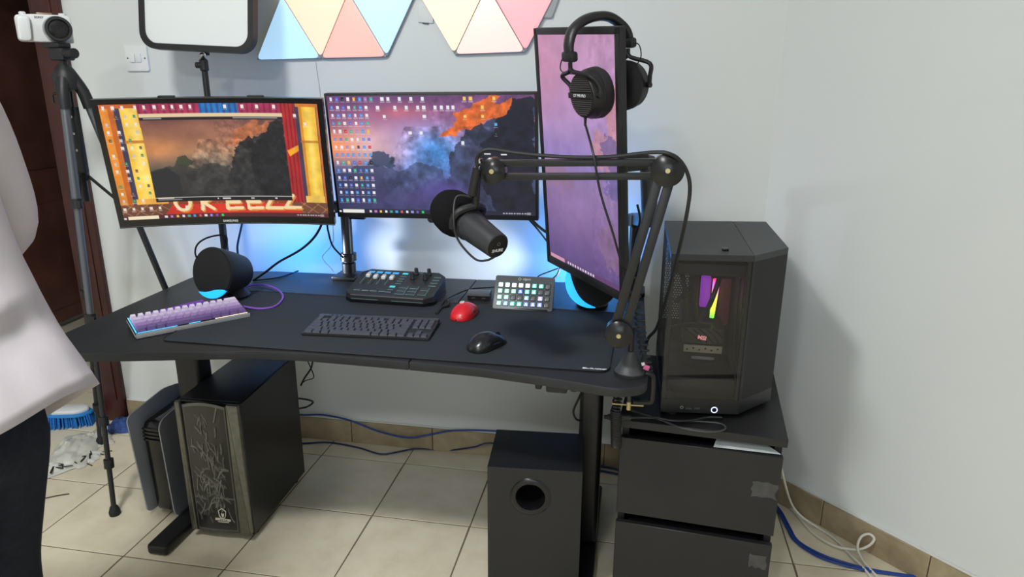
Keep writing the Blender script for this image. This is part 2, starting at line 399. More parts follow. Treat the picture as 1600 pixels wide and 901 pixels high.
# ================================================================== MONITORS
def vnoise(h, w, cells, rng, octaves=5, pers=0.55):
    out = np.zeros((h, w)); amp = 1.0; tot = 0
    for o in range(octaves):
        cy, cx = max(2, int(cells*h/w*2**o)+1), max(2, int(cells*2**o)+1)
        g = rng.random((cy+1, cx+1)); yy = np.linspace(0, cy-1e-6, h); xx = np.linspace(0, cx-1e-6, w)
        yi = yy.astype(int); xi = xx.astype(int); fy = (yy-yi)[:, None]; fx = (xx-xi)[None, :]
        fy = fy*fy*(3-2*fy); fx = fx*fx*(3-2*fx)
        a = g[np.ix_(yi, xi)]; b = g[np.ix_(yi, xi+1)]; c = g[np.ix_(yi+1, xi)]; d = g[np.ix_(yi+1, xi+1)]
        out += amp*((a*(1-fx)+b*fx)*(1-fy) + (c*(1-fx)+d*fx)*fy); tot += amp; amp *= pers
    return out/tot
class Pic:
    """small procedural picture, u to the right and v downwards in 0..1, colours sRGB 0-255"""
    def __init__(s, w, h, seed):
        s.w, s.h = w, h; s.rng = np.random.default_rng(seed); s.a = np.zeros((h, w, 3))
        s.V, s.U = np.meshgrid((np.arange(h)+0.5)/h, (np.arange(w)+0.5)/w, indexing='ij')
    def fill(s, mask, col, alpha=1.0):
        k = (mask.astype(float)*alpha)[..., None]; s.a = s.a*(1-k) + np.array(col, float)*k
    def rect(s, u0, v0, u1, v1, col, alpha=1.0): s.fill((s.U >= u0) & (s.U < u1) & (s.V >= v0) & (s.V < v1), col, alpha)
    def poly(s, pts, col, alpha=1.0, wob=0.0):
        m = np.zeros((s.h, s.w), bool); U = s.U + (wob*(vnoise(s.h, s.w, 24, s.rng)-0.5) if wob else 0); V = s.V + (wob*(vnoise(s.h, s.w, 24, s.rng)-0.5) if wob else 0)
        n = len(pts)
        for i in range(n):
            (x0, y0), (x1, y1) = pts[i], pts[(i+1) % n]
            if y0 == y1: continue
            c = ((V >= min(y0, y1)) & (V < max(y0, y1))) & (U < x0 + (V-y0)/(y1-y0)*(x1-x0)); m ^= c
        s.fill(m, col, alpha); return m
    def blob(s, u, v, ru, rv, col, alpha=1.0):
        s.fill(np.exp(-(((s.U-u)/ru)**2+((s.V-v)/rv)**2)), col, alpha)
    def tex(s, mask, amt, cells=30):
        n = (vnoise(s.h, s.w, cells, s.rng)-0.5)*2*amt; s.a = np.clip(s.a*(1+n[..., None]*mask[..., None]), 0, 255)
    def icon(s, u, v, su, sv, col, lab=True):
        s.rect(u-su/2, v-sv/2, u+su/2, v+sv/2, col)
        s.rect(u-su*0.2, v-sv*0.1, u+su*0.3, v+sv*0.3, [min(255, c*0.6+90) for c in col])
        if lab: s.rect(u-su*0.8, v+sv*0.75, u+su*0.8, v+sv*1.0, (235, 235, 240), 0.45)
    def taskbar(s, col, v0=0.962, search=(235, 232, 226), text_end=True, su=0.012, n=11, sw=0.11):
        s.rect(0, v0, 1, 1, col); s.rect(0.004, v0+0.012, 0.013, 0.988, (230, 230, 235))
        s.rect(0.022, v0+0.004, 0.022+sw, 0.996, search)
        cs = [(220, 220, 225), (190, 120, 200), (240, 190, 80), (230, 230, 235), (60, 170, 130), (70, 160, 220), (220, 90, 90), (230, 230, 230), (150, 150, 230), (120, 90, 170), (40, 210, 100)]
        for i in range(n): s.rect(0.05+sw+i*0.027, v0+0.01, 0.05+sw+i*0.027+su, 0.990, cs[i % len(cs)])
        if text_end:
            for i in range(9): s.rect(0.84+i*0.013, v0+0.013, 0.848+i*0.013, 0.987, (215, 215, 222), 0.8)
            s.rect(0.955, v0+0.008, 0.975, 0.992, (220, 220, 225), 0.6)
def screen_material(name, strength):
    m = bpy.data.materials.new(name); m.use_nodes = True; nt = m.node_tree; b = nt.nodes['Principled BSDF']
    b.inputs['Base Color'].default_value = (0.01, 0.01, 0.012, 1); b.inputs['Roughness'].default_value = 0.38; b.inputs['Specular IOR Level'].default_value = 0.25
    at = nt.nodes.new('ShaderNodeAttribute'); at.attribute_name = 'picture'
    nt.links.new(at.outputs['Color'], b.inputs['Emission Color']); b.inputs['Emission Strength'].default_value = strength
    return m
SCREEN = screen_material('lit screen', 1.0)
def srgb2lin(a):
    a = np.clip(a/255.0, 0, 1); return np.where(a <= 0.04045, a/12.92, ((a+0.055)/1.055)**2.4)
def screen_mesh(name, pic, fn, parent):
    """grid whose vertices carry the picture; fn(u, v) gives the local position"""
    h, w = pic.h, pic.w
    vs = [fn(i/(w-1), j/(h-1)) for j in range(h) for i in range(w)]
    q = np.arange(h*w).reshape(h, w); fs = np.stack([q[:-1, :-1], q[1:, :-1], q[1:, 1:], q[:-1, 1:]], -1).reshape(-1, 4)
    me = bpy.data.meshes.new(name); me.from_pydata(vs, [], fs.tolist()); me.update()
    at = me.color_attributes.new('picture', 'FLOAT_COLOR', 'POINT')
    col = np.ones((h*w, 4), np.float32); col[:, :3] = srgb2lin(pic.a.reshape(-1, 3)); at.data.foreach_set('color', col.ravel())
    me.materials.append(SCREEN); return link(name, me, parent)

# --- picture of the wide landscape (generic cliffs at dusk)
def landscape(p, dark=0.0):
    U, V = p.U, p.V
    def stops(x, st):
        xs = [s[0] for s in st]; return np.stack([np.interp(x, xs, [s[1][k] for s in st]) for k in range(3)], -1)
    if not dark:
        p.a = stops(V, [(0, (104, 66, 112)), (0.2, (150, 96, 138)), (0.42, (186, 142, 176)), (0.6, (88, 104, 160)), (0.8, (66, 64, 112)), (1, (40, 40, 72))])
        p.blob(0.02, 0.42, 0.22, 0.14, (255, 150, 90), 0.9); p.blob(0.22, 0.42, 0.12, 0.16, (250, 205, 205), 0.85)
        p.blob(0.36, 0.14, 0.14, 0.06, (206, 100, 110), 0.7); p.blob(0.40, 0.36, 0.16, 0.18, (196, 160, 205), 0.7)
        p.blob(0.52, 0.46, 0.14, 0.18, (56, 140, 220), 0.85)
    else:
        p.a = stops(V, [(0, (112, 74, 66)), (0.2, (150, 100, 78)), (0.42, (176, 124, 92)), (0.6, (104, 90, 76)), (0.75, (56, 52, 48)), (1, (34, 34, 36))])
        p.blob(0.05, 0.36, 0.25, 0.12, (214, 140, 84), 0.8); p.blob(0.40, 0.12, 0.2, 0.10, (166, 112, 92), 0.6); p.blob(0.45, 0.5, 0.2, 0.18, (110, 108, 100), 0.5)
    p.tex(np.ones_like(U), 0.16, 7)
    rock = (52, 60, 88) if not dark else (44, 44, 44)
    deep = (22, 24, 38) if not dark else (32, 33, 35)
    hot = (222, 104, 40) if not dark else (178, 106, 70)
    p.poly([(0, 0.66), (0.10, 0.60), (0.2, 0.56), (0.33, 0.62), (0.44, 0.55), (0.55, 0.6), (0.6, 1), (0, 1)], [c*1.15 for c in rock], 0.72, 0.06)
    p.poly([(0.24, 0.9), (0.30, 0.78), (0.46, 0.66), (0.52, 0.67), (0.40, 0.78), (0.33, 0.92)], [c*1.5 for c in rock], 0.7, 0.05)
    p.poly([(0.60, 0.45), (0.66, 0.30), (0.8, 0.2), (0.9, 0.1), (1, 0.1), (1, 1), (0.66, 1), (0.56, 0.75)], rock, 0.95, 0.07)
    p.poly([(0.74, 0.40), (0.82, 0.22), (0.9, 0.02), (1, 0.0), (1, 1), (0.82, 1), (0.72, 0.7)], deep, 0.9, 0.08)
    p.poly([(0.545, 0.33), (0.61, 0.26), (0.63, 0.14), (0.70, 0.10), (0.78, 0.0), (0.83, 0.0), (0.80, 0.08), (0.90, 0.02), (0.86, 0.16), (0.78, 0.20), (0.72, 0.30), (0.66, 0.27), (0.62, 0.34)], hot, 0.95, 0.05)
    p.poly([(0.66, 0.30), (0.75, 0.22), (0.80, 0.32), (0.72, 0.40)], [c*0.75 for c in rock], 0.9, 0.05)
    p.poly([(0.17, 0.56), (0.21, 0.46), (0.27, 0.46), (0.31, 0.52), (0.30, 0.58), (0.22, 0.60)], (48, 66, 96) if not dark else (52, 62, 48), 0.8, 0.06)
    m = (V > 0.25) & (U + 0.3*V > 0.45)
    p.tex(m.astype(float), 0.55, 26); p.tex((U > 0.5).astype(float)*(V < 0.4), 0.3, 40)
    if not dark:
        p.blob(0.55, 0.80, 0.12, 0.10, (98, 78, 170), 0.7); p.blob(0.36, 0.88, 0.2, 0.09, (74, 66, 120), 0.7); p.blob(0.1, 0.8, 0.2, 0.2, (58, 54, 92), 0.6)
    else:
        p.blob(0.2, 0.85, 0.3, 0.12, (66, 62, 58), 0.6); p.poly([(0, 0.66), (0.12, 0.6), (0.2, 0.72), (0.2, 1), (0, 1)], (42, 42, 44), 0.8, 0.03)
    return p

ICONC = [(232, 232, 238), (60, 180, 150), (235, 180, 70), (90, 110, 220), (200, 60, 70), (70, 150, 230), (30, 30, 38), (230, 230, 235), (170, 130, 190), (240, 240, 245)]

# --- middle monitor
p = landscape(Pic(360, 202, 3))
for r in range(14):
    for c_ in range(8 if r < 1 else 7):
        p.icon(0.022+c_*0.0285, 0.03+r*0.0655, 0.013, 0.026, ICONC[(r*5+c_*3+r*c_) % 10])
for u, v in ((0.275, .03), (0.305, .03), (0.36, .03), (0.415, .03), (0.47, .03), (0.25, .10), (0.335, .10), (0.39, .10), (0.445, .10), (0.475, .10), (0.53, .10), (0.56, .10), (0.59, .10), (0.615, .10),
             (0.28, .17), (0.475, .17), (0.4, .305), (0.455, .305), (0.655, .385), (0.67, .03), (0.70, .03), (0.81, .03), (0.755, .10), (0.67, .17), (0.755, .17)):
    p.icon(u, v, 0.014, 0.028, (232, 234, 240) if u < 0.66 else (238, 190, 90))
p.icon(0.815, 0.235, 0.012, 0.028, (70, 160, 220)); p.icon(0.815, 0.31, 0.010, 0.02, (40, 40, 46))
p.rect(0.755, 0.47, 0.785, 0.48, (225, 225, 230)); p.rect(0.835, 0.475, 0.865, 0.485, (225, 225, 230))
p.taskbar((34, 34, 56))
MON_M = thing('monitor', 'middle monitor showing a desktop full of icons over a dusk cliff landscape', 'monitor', (-0.586, 1.984, 1.169), (R(5.08), R(-0.85), R(1.98)), 'computer monitors')
MB().box((0, 0.012, 0), (0.614, 0.024, 0.365), 0.003).build('housing', BLACK, MON_M)
MB().box((0, 0.034, 0), (0.36, 0.03, 0.22), 0.010).build('rear_cover', BLACK, MON_M)
WS, HS = 0.598, 0.343
screen_mesh('screen', p, lambda u, v: ((u-0.5)*WS, -0.0012, (0.5-v)*HS+0.004), MON_M)
lip = MB().prism(round_poly([(-0.028, -0.1825), (0.028, -0.1825), (0.021, -0.194), (-0.021, -0.194)], 0.003), -0.002, 0.014, 0.001, XZ).build('logo_tab', BLACK, MON_M)
REDL = pm('red led', (200, 20, 30), 0.4, emit=((255, 30, 50), 1.6))
MB().prism([(-0.006, -0.191), (0.008, -0.190), (0.011, -0.186), (0.004, -0.1865), (-0.001, -0.184), (-0.003, -0.187), (-0.010, -0.186)], -0.0035, -0.002, 0, XZ).build('red_light', REDL, lip)

# --- left curved monitor
p = Pic(360, 202, 5); p.rect(0, 0, 1, 1, (150, 62, 40))
U, V = p.U, p.V
p.rect(0, 0, 0.055, 1, (226, 140, 50)); p.rect(0.035, 0, 0.06, 1, (196, 100, 34)); p.rect(0.06, 0.03, 0.088, 0.86, (60, 56, 82))
p.rect(0.085, 0.02, 0.205, 0.86, (244, 190, 62)); p.blob(0.135, 0.45, 0.03, 0.6, (255, 226, 120), 0.9); p.rect(0.185, 0.05, 0.205, 0.86, (206, 120, 40)); p.rect(0.08, 0.30, 0.21, 0.325, (196, 112, 36), .8); p.rect(0.075, 0.81, 0.22, 0.86, (236, 170, 70))
p.rect(0.16, 0, 0.44, 0.20, (172, 50, 84)); p.rect(0.44, 0, 0.62, 0.2, (34, 116, 186)); p.rect(0.62, 0, 0.84, 0.2, (168, 46, 84))
p.fill((np.sin(U*230) > 0.3) & (V < 0.2) & (U > 0.16) & (U < 0.84), (70, 20, 60), 0.35)
p.rect(0.0, 0.0, 0.16, 0.035, (196, 96, 44))
p.rect(0.82, 0, 0.91, 0.86, (172, 40, 42)); p.fill((np.sin(U*330+V*3) > 0.35) & (U > 0.82) & (U < 0.91), (110, 20, 30), 0.6); p.poly([(0.83, 0.40), (0.90, 0.34), (0.905, 0.38), (0.84, 0.45)], (236, 160, 40))
p.rect(0.885, 0, 1, 0.88, (66, 58, 84)); p.rect(0.905, 0.0, 0.985, 0.86, (238, 184, 54)); p.blob(0.95, 0.45, 0.02, 0.6, (255, 224, 110), 0.9); p.rect(0.905, 0, 0.92, 0.86, (214, 140, 44)); p.rect(0.90, 0.31, 0.988, 0.33, (180, 110, 30), .7); p.rect(0.895, 0.80, 0.995, 0.86, (240, 196, 90)); p.rect(0.892, 0.0, 0.99, 0.03, (210, 120, 40)); p.rect(0.988, 0, 1, 1, (200, 110, 60))
p.rect(0, 0.86, 1, 0.97, (112, 70, 52)); p.fill((np.abs(np.sin(U*45+V*30)) < 0.10) & (V > 0.86), (196, 140, 90), 0.8); p.fill((np.abs(np.sin(U*45-V*38)) < 0.10) & (V > 0.86), (196, 140, 90), 0.8)
p.poly([(0.19, 0.97), (0.24, 0.87), (0.80, 0.87), (0.88, 0.97)], (206, 52, 36))
p.tex(np.ones_like(U), 0.16, 18)
CR, CO = (242, 214, 164), (216, 134, 60)
def stroke(pts, wdt, col):
    for (a, b) in zip(pts[:-1], pts[1:]):
        ax, ay = a[0]*1.78, a[1]; bx, by = b[0]*1.78, b[1]; x, y = U*1.78, V
        t = np.clip(((x-ax)*(bx-ax)+(y-ay)*(by-ay))/((bx-ax)**2+(by-ay)**2+1e-9), 0, 1); p.fill(np.hypot(x-ax-t*(bx-ax), y-ay-t*(by-ay)) < wdt, col)
for dx, dy, cc in ((0.006, 0.012, CO), (0, 0, CR)):
    for pts in ([(0.285+0.035*math.cos(a), 0.855+0.07*math.sin(a)) for a in np.linspace(0, 6.283, 20)], [(0.38, 0.80), (0.375, 0.925)], [(0.44, 0.80), (0.385, 0.865), (0.43, 0.92)],
                [(0.50, 0.80), (0.497, 0.92), (0.57, 0.915)], [(0.50, 0.86), (0.56, 0.86)], [(0.60, 0.80), (0.602, 0.92), (0.67, 0.915)], [(0.60, 0.86), (0.66, 0.86)],
                [(0.73, 0.80), (0.69, 0.915), (0.77, 0.915)], [(0.83, 0.80), (0.785, 0.912), (0.86, 0.908)]):
        stroke([(a+dx, b+dy) for a, b in pts], 0.014, cc)
q = landscape(Pic(238, 137, 9), dark=1.0)
x0, x1, y0, y1 = int(0.165*360), int(0.165*360)+238, int(0.135*202), int(0.135*202)+137
p.a[y0:y1, x0:x1] = q.a
p.rect(0.165, 0.085, 0.826, 0.112, (226, 200, 160)); p.rect(0.165, 0.112, 0.826, 0.137, (36, 32, 34)); p.rect(0.165, 0.812, 0.826, 0.845, (26, 24, 28)); p.rect(0.165, 0.806, 0.826, 0.812, (210, 205, 200)); p.rect(0.175, 0.806, 0.25, 0.816, (236, 220, 190))
p.rect(0.175, 0.824, 0.285, 0.832, (170, 170, 172), .7); p.rect(0.48, 0.822, 0.52, 0.834, (225, 225, 225)); p.rect(0.455, 0.823, 0.46, 0.833, (225, 225, 225)); p.rect(0.62, 0.822, 0.635, 0.834, (200, 200, 200)); p.rect(0.74, 0.82, 0.75, 0.834, (225, 225, 225))
p.rect(0.59, 0.121, 0.80, 0.128, (190, 190, 195), .7); p.rect(0.18, 0.121, 0.26, 0.129, (200, 200, 200), .7)
for u, v in [(0.02, 0.03), (0.06, 0.03), (0.10, 0.03), (0.155, 0.03), (0.195, 0.03), (0.24, 0.03), (0.28, 0.03), (0.32, 0.03), (0.36, 0.03), (0.40, 0.03), (0.56, 0.03), (0.64, 0.03), (0.71, 0.03), (0.79, 0.03), (0.885, 0.10), (0.93, 0.17)]:
    p.icon(u, v, 0.012, 0.026, (236, 226, 220))
for r in range(12):
    for c_, u in enumerate((0.02, 0.065, 0.105, 0.145)):
        if (r*3+c_*5) % 4: p.icon(u, 0.10+r*0.066, 0.012, 0.024, [(236, 228, 214), (90, 70, 60), (200, 190, 180), (60, 140, 90), (230, 226, 220)][(r*2+c_) % 5])
for u in (0.015, 0.055, 0.095, 0.135, 0.175, 0.26, 0.30, 0.38): p.icon(u, 0.90, 0.012, 0.024, (232, 216, 196))
p.taskbar((84, 40, 44), search=(240, 226, 190), sw=0.14)
MON_L = thing('monitor', 'curved left monitor showing gold columns, a red curtain and an open video window', 'monitor', (-1.169, 1.832, 1.150), (R(7.66), R(-0.47), R(13.81)), 'computer monitors')
WL, HL, SAG = 0.617, 0.366, 0.027
def curve_y(x): return SAG*(1-(2*x/WL)**2)
m = MB(); n = 24
ring = []
for i in range(n+1):
    x = -WL/2 + WL*i/n; y = curve_y(x); ring.append([(x, y, HL/2), (x, y, -HL/2), (x, y+0.022, -HL/2), (x, y+0.022, HL/2)])
vs = [v for r_ in ring for v in r_]; fs = [(4*i+k, 4*i+(k+1) % 4, 4*i+4+(k+1) % 4, 4*i+4+k) for i in range(n) for k in range(4)] + [(0, 1, 2, 3), (4*n, 4*n+1, 4*n+2, 4*n+3)]
m.add(vs, fs).build('housing', BLACKG, MON_L)
for zz in (HL/2-0.001, -HL/2+0.001):
    MB().tube([(-WL/2+WL*i/n, curve_y(-WL/2+WL*i/n)-0.0005, zz) for i in range(n+1)], 0.002, 6, 0).build('bezel_lip', BLACK, MON_L)
MB().box((0, SAG+0.035, 0), (0.36, 0.04, 0.22), 0.012).build('rear_cover', BLACK, MON_L)
WS2, HS2 = 0.585, 0.329
screen_mesh('screen', p, lambda u, v: ((u-0.5)*WS2, curve_y((u-0.5)*WS2)-0.0014, (0.5-v)*HS2+0.004), MON_L)
text('brand_lettering', 'SAMSUNG', 0.0095, PRINT, MON_L, (0, SAG-0.0014, -HL/2+0.0095), (R(90), 0, 0), bold=0.0002)
for xx in (-0.12, 0.12): MB().box((xx, SAG+0.006, HL/2+0.002), (0.045, 0.012, 0.006), 0.002).build('top_clip', BLACK, MON_L)

# --- right upright monitor
p = Pic(202, 340, 11); U, V = p.U, p.V
def st(x, s): return np.stack([np.interp(x, [a[0] for a in s], [a[1][k] for a in s]) for k in range(3)], -1)
p.a = st(V, [(0, (186, 140, 176)), (0.15, (190, 146, 188)), (0.35, (172, 140, 190)), (0.5, (146, 126, 186)), (0.62, (144, 118, 164)), (0.8, (124, 96, 146)), (1, (94, 76, 128))])
p.blob(0.05, 0.12, 0.35, 0.2, (196, 138, 166), 0.8)
p.poly([(0.88, 0.20), (1, 0.14), (1, 0.52), (0.86, 0.52), (0.70, 0.46), (0.72, 0.36), (0.88, 0.38)], (196, 136, 144), 0.75, 0.12)
p.poly([(0.78, 0.42), (0.9, 0.36), (1, 0.40), (1, 0.62), (0.82, 0.60), (0.9, 0.5)], (102, 90, 146), 0.7, 0.12)
p.poly([(0.0, 0.56), (0.15, 0.52), (0.3, 0.54), (0.42, 0.60), (0.35, 0.66), (0.15, 0.64), (0.0, 0.66)], (150, 116, 138), 0.7, 0.12)
p.poly([(0.70, 0.80), (0.82, 0.74), (1, 0.74), (1, 0.92), (0.86, 0.90), (0.72, 0.84)], (134, 104, 138), 0.8, 0.12)
p.blob(0.4, 0.72, 0.3, 0.08, (150, 118, 170), 0.7)
p.tex(np.ones_like(U), 0.08, 9); p.tex((U > 0.66).astype(float), 0.12, 22)
p.rect(0, 0.975, 1, 1, (98, 66, 110)); p.rect(0.02, 0.977, 0.24, 0.995, (206, 150, 176))
for i in range(11): p.rect(0.28+i*0.036, 0.979, 0.30+i*0.036, 0.992, (214, 200, 222))
MON_V = thing('monitor', 'upright monitor turned sideways at the right with a purple landscape', 'monitor', (-0.142, 1.72, 1.197), (R(6.55), R(2.64), R(-53.15)), 'computer monitors')
WV, HV = 0.365, 0.614
MB().box((0, 0.008, 0), (WV, 0.016, HV), 0.003).build('housing', BLACK, MON_V)
m = MB()
for zz in (HV/2-0.008, -HV/2+0.012): m.box((0, -0.0015, zz), (WV-0.002, 0.005, 0.015 if zz > 0 else 0.022), 0.001)
for xx in (-WV/2+0.008, WV/2-0.008): m.box((xx, -0.0015, 0), (0.014, 0.005, HV-0.002), 0.001)
m.build('bezel', BLACK, MON_V)
MB().box((0, 0.03, 0), (0.22, 0.034, 0.34), 0.012).build('rear_cover', BLACK, MON_V)
screen_mesh('screen', p, lambda u, v: ((u-0.5)*(WV-0.026), -0.0006, (0.5-v)*(HV-0.034)+0.0035), MON_V)

# --- monitor arms
arm = thing('monitor_mount', 'black pole mount with two swing arms clamped to the desk behind the mixer', 'monitor arm', (-0.975, 2.245, ZD))
MB().lathe([(0.030, 0.0), (0.030, 0.014), (0.024, 0.018), (0.024, 0.05), (0.0185, 0.055), (0.0185, 0.30), (0.015, 0.31)], seg=24).build('pole', BLACKM, arm)
MB().box((0.0, -0.012, 0.007), (0.085, 0.095, 0.014), 0.004).build('base_plate', BLACKM, arm)
MB().box((0.0, 0.035, -0.035), (0.06, 0.010, 0.075), 0.003).build('clamp', BLACKM, arm)
MB().lathe([(0.028, 0.060), (0.028, 0.085)], seg=20).build('collar', BLACKM, arm)
def link_arm(parent, name, a, b, r=0.016):
    a, b = Vector(a), Vector(b); d = (b-a); m = MB()
    m.box(((a+b)/2), (d.length, 0.03, 0.04), 0.008, rot=(0, -math.asin(d.z/d.length), math.atan2(d.y, d.x)))
    return m.build(name, BLACKM, parent)
o = arm.location
mm = Vector((-0.586, 1.984+0.055, 1.169)); ml = Vector((-1.169, 1.832, 1.15)) + Vector((-0.02, 0.085, 0))
for q, tgt, zj in ((0, mm, 0.29), (1, ml, 0.25)):
    mid = Vector(((tgt.x-o.x)*0.55, (tgt.y-o.y)*0.3, zj)); end = tgt-o
    MB().lathe([(0.025, zj-0.022), (0.025, zj+0.022)], seg=20).build('arm_collar', BLACKM, arm)
    link_arm(arm, 'arm_segment', (0, 0, zj), mid)
    link_arm(arm, 'arm_segment', mid, end)
    MB().box(end+Vector((0, -0.004, 0)), (0.1, 0.012, 0.1), 0.003, rot=(R(6), 0, R(2 if q == 0 else 14))).build('mount_plate', BLACKM, arm)
MB().box((0.035, 0.0, 0.215), (0.07, 0.02, 0.016), 0.004).build('cable_hook', BLACKM, arm)

sidearm = thing('monitor_mount', 'grey gas spring arm behind the upright monitor at the right desk end', 'monitor arm', (0.005, 2.24, ZD))
o = Vector((0.005, 2.24, ZD))
MB().box((0, 0, 0.007), (0.08, 0.09, 0.014), 0.004).build('base_plate', BLACKM, sidearm)
MB().box((0, 0.045, -0.035), (0.06, 0.010, 0.075), 0.003).build('clamp', BLACKM, sidearm)
MB().lathe([(0.02, 0), (0.02, 0.22), (0.027, 0.225), (0.027, 0.26)], seg=20).build('pole', BLACKM, sidearm)
vpos = Vector((-0.142, 1.72, 1.197)); vn = Euler((R(6.55), R(2.64), R(-53.15))).to_matrix()
tg = vpos + vn @ Vector((0.0, 0.055, -0.02)) - o
a0, a1, a2 = Vector((0, 0, 0.245)), Vector((0.035, -0.30, 0.30)), Vector((0.02, -0.44, 0.475))
link_arm(sidearm, 'lower_segment', a0, a1)
ARMG = pm('arm grey', (96, 98, 100), 0.45)
b_ = MB(); d = a2-a1
b_.tube([a1, (a1+a2)/2, a2], 0.022, 10, 0); b_.build('gas_spring_segment', ARMG, sidearm)
link_arm(sidearm, 'tilt_head', a2, tg)
MB().box(tg, (0.1, 0.012, 0.1), 0.003, rot=(R(6.5), R(2.6), R(-53))).build('mount_plate', BLACKM, sidearm)

# ================================================================== KEYBOARDS
def keycap(w, d, h, taper):
    x, y = w/2, d/2
    return MB().add([(-x, -y, 0), (x, -y, 0), (x, y, 0), (-x, y, 0), (-x+taper, -y+taper*0.9, h), (x-taper, -y+taper*0.9, h), (x-taper, y-taper*0.5, h), (-x+taper, y-taper*0.5, h)],
                    [(0, 3, 2, 1), (4, 5, 6, 7), (0, 1, 5, 4), (1, 2, 6, 5), (2, 3, 7, 6), (3, 0, 4, 7)])
def lay_keys(parent, rows, u, ox, oy, z, h, taper, mats, pitch=None):
    pitch = pitch or u; cache = {}
    for r, row in enumerate(rows):
        x = ox
        for k in row:
            if k < 0: x += -k*u; continue
            key = (k, r)
            if key not in cache:
                cache[key] = keycap(k*u-0.0016, pitch-0.0016, h, taper).build('keycap', mats[r], parent, smooth=False); o = cache[key]
            else:
                o = cache[key].copy(); COL.objects.link(o); o.parent = parent
            o.location = (x+k*u/2, oy-r*pitch, z); x += k*u
kb = thing('keyboard', 'compact white keyboard with lavender to purple keycaps, angled at the left desk end', 'keyboard', (-1.228, 1.702, ZD+0.0005), (0, 0, R(48)))
KTILT = R(9)
W6, D6 = 0.300, 0.112
KBW = pm('silver white case', (158, 158, 160), 0.3)
# wedge case: lower at the front edge
def wedge(w, d, z0f, z1f, z1b, bev=0):
    x, y = w/2, d/2
    return MB().add([(-x, -y, z0f), (x, -y, z0f), (x, y, z0f), (-x, y, z0f), (-x, -y, z1f), (x, -y, z1f), (x, y, z1b), (-x, y, z1b)],
                    [(0, 3, 2, 1), (4, 5, 6, 7), (0, 1, 5, 4), (1, 2, 6, 5), (2, 3, 7, 6), (3, 0, 4, 7)])
wedge(W6, D6, 0.0, 0.013, 0.028).build('case', BLACK, kb, smooth=False)
MB().box((0, -D6/2-0.001, 0.0075), (W6, 0.003, 0.013), 0.001).build('front_trim', KBW, kb)
for s in (-1, 1): MB().box((s*(W6/2+0.0005), 0, 0.0135), (0.002, D6, 0.003), 0.0006, rot=(KTILT*0.85, 0, 0)).build('side_trim', KBW, kb)
PUR = [pm('keycap lavender %d' % i, c, 0.5) for i, c in enumerate([(226, 214, 236), (204, 186, 222), (176, 152, 200), (140, 114, 170), (106, 84, 140)])]
rows60 = [[1]*13+[2], [1.5]+[1]*12+[1.5], [1.75]+[1]*11+[2.25], [2.25]+[1]*10+[2.75], [1.25]*3+[6.25]+[1.25]*4]
u6 = 0.0193
def lay_tilted(parent, rows, u, pitch, ox, oy, zf, h, taper, mats, tilt, tops=None):
    cache = {}
    for r, row in enumerate(rows):
        x = ox
        for k in row:
            if k < 0: x += -k*u; continue
            key = (k, r)
            if key not in cache:
                cache[key] = keycap(k*u-0.0017, pitch-0.0017, h if tops is None else tops[r], taper).build('keycap', mats[r], parent, smooth=False); o = cache[key]
            else:
                o = cache[key].copy(); COL.objects.link(o); o.parent = parent
            yy = oy-r*pitch; o.location = (x+k*u/2, yy, zf(yy)); o.rotation_euler = (tilt, 0, 0); x += k*u
lay_tilted(kb, rows60, u6, 0.0198, -7.5*u6, 2*0.0198, lambda y: 0.0205+0.134*y+0.0012, 0.0095, 0.0032, PUR, R(7.6), [0.0115, 0.010, 0.009, 0.009, 0.0095])
LEDC = pm('cyan key light', (80, 200, 240), 0.4, emit=((90, 200, 255), 0.9)); LEDW = pm('warm key light', (255, 236, 200), 0.4, emit=((255, 232, 196), 0.8))
MB().box((-0.095, -D6/2+0.0045, 0.0146), (0.10, 0.002, 0.0013)).build('led_strip', LEDC, kb)
MB().box((0.0, -D6/2+0.0045, 0.0146), (0.03, 0.002, 0.0013)).build('led_strip', LEDC, kb)
MB().box((0.10, -D6/2+0.0045, 0.0146), (0.09, 0.002, 0.0013)).build('led_strip', LEDW, kb)
MB().box((-W6/2+0.003, 0.0, 0.0225), (0.002, 0.10, 0.003), rot=(R(7.6), 0, 0)).build('led_strip', LEDC, kb)
# purple coiled cable of that keyboard
PURC = pm('purple cable', (128, 76, 190), 0.5)
coil = MB(); rot = Matrix.Rotation(R(48), 4, 'Z')
def kbw(x, y, z): return Vector((-1.228, 1.702, ZD)) + rot @ Vector((x, y, z))
c0, c1 = kbw(-0.10, 0.078, 0.013), kbw(0.065, 0.112, 0.016); pts = []
N = 34; d = (c1-c0); dn = d.normalized(); a_ = dn.orthogonal().normalized(); b2 = dn.cross(a_)
for i in range(N*9+1):
    t = i/(N*9); an = 2*math.pi*i/9; pts.append(c0+d*t+0.0105*(math.cos(an)*a_+math.sin(an)*b2))
cc = thing('keyboard_cable', 'purple coiled cable lying behind the lavender keyboard', 'cable', (c0.x, c0.y, ZD))
coil.tube(pts, 0.0022, 6, 0).xf(Matrix.Translation((-c0.x, -c0.y, -ZD))).build('coil', PURC, cc)
e0 = kbw(0.15, 0.035, 0.012)
loop = [e0, P(405, 482, z=ZD+.006), P(430, 478, z=ZD+.006), P(442, 465, z=ZD+.006), P(436, 454, z=ZD+.006), P(418, 446, z=ZD+.006), P(396, 445, z=ZD+.006), P(375, 452, z=ZD+.006), c1+Vector((0.03, 0.03, 0)), c1]
MB().tube(loop, 0.0033, 8, 8).xf(Matrix.Translation((-c0.x, -c0.y, -ZD))).build('straight_run', PURC, cc)

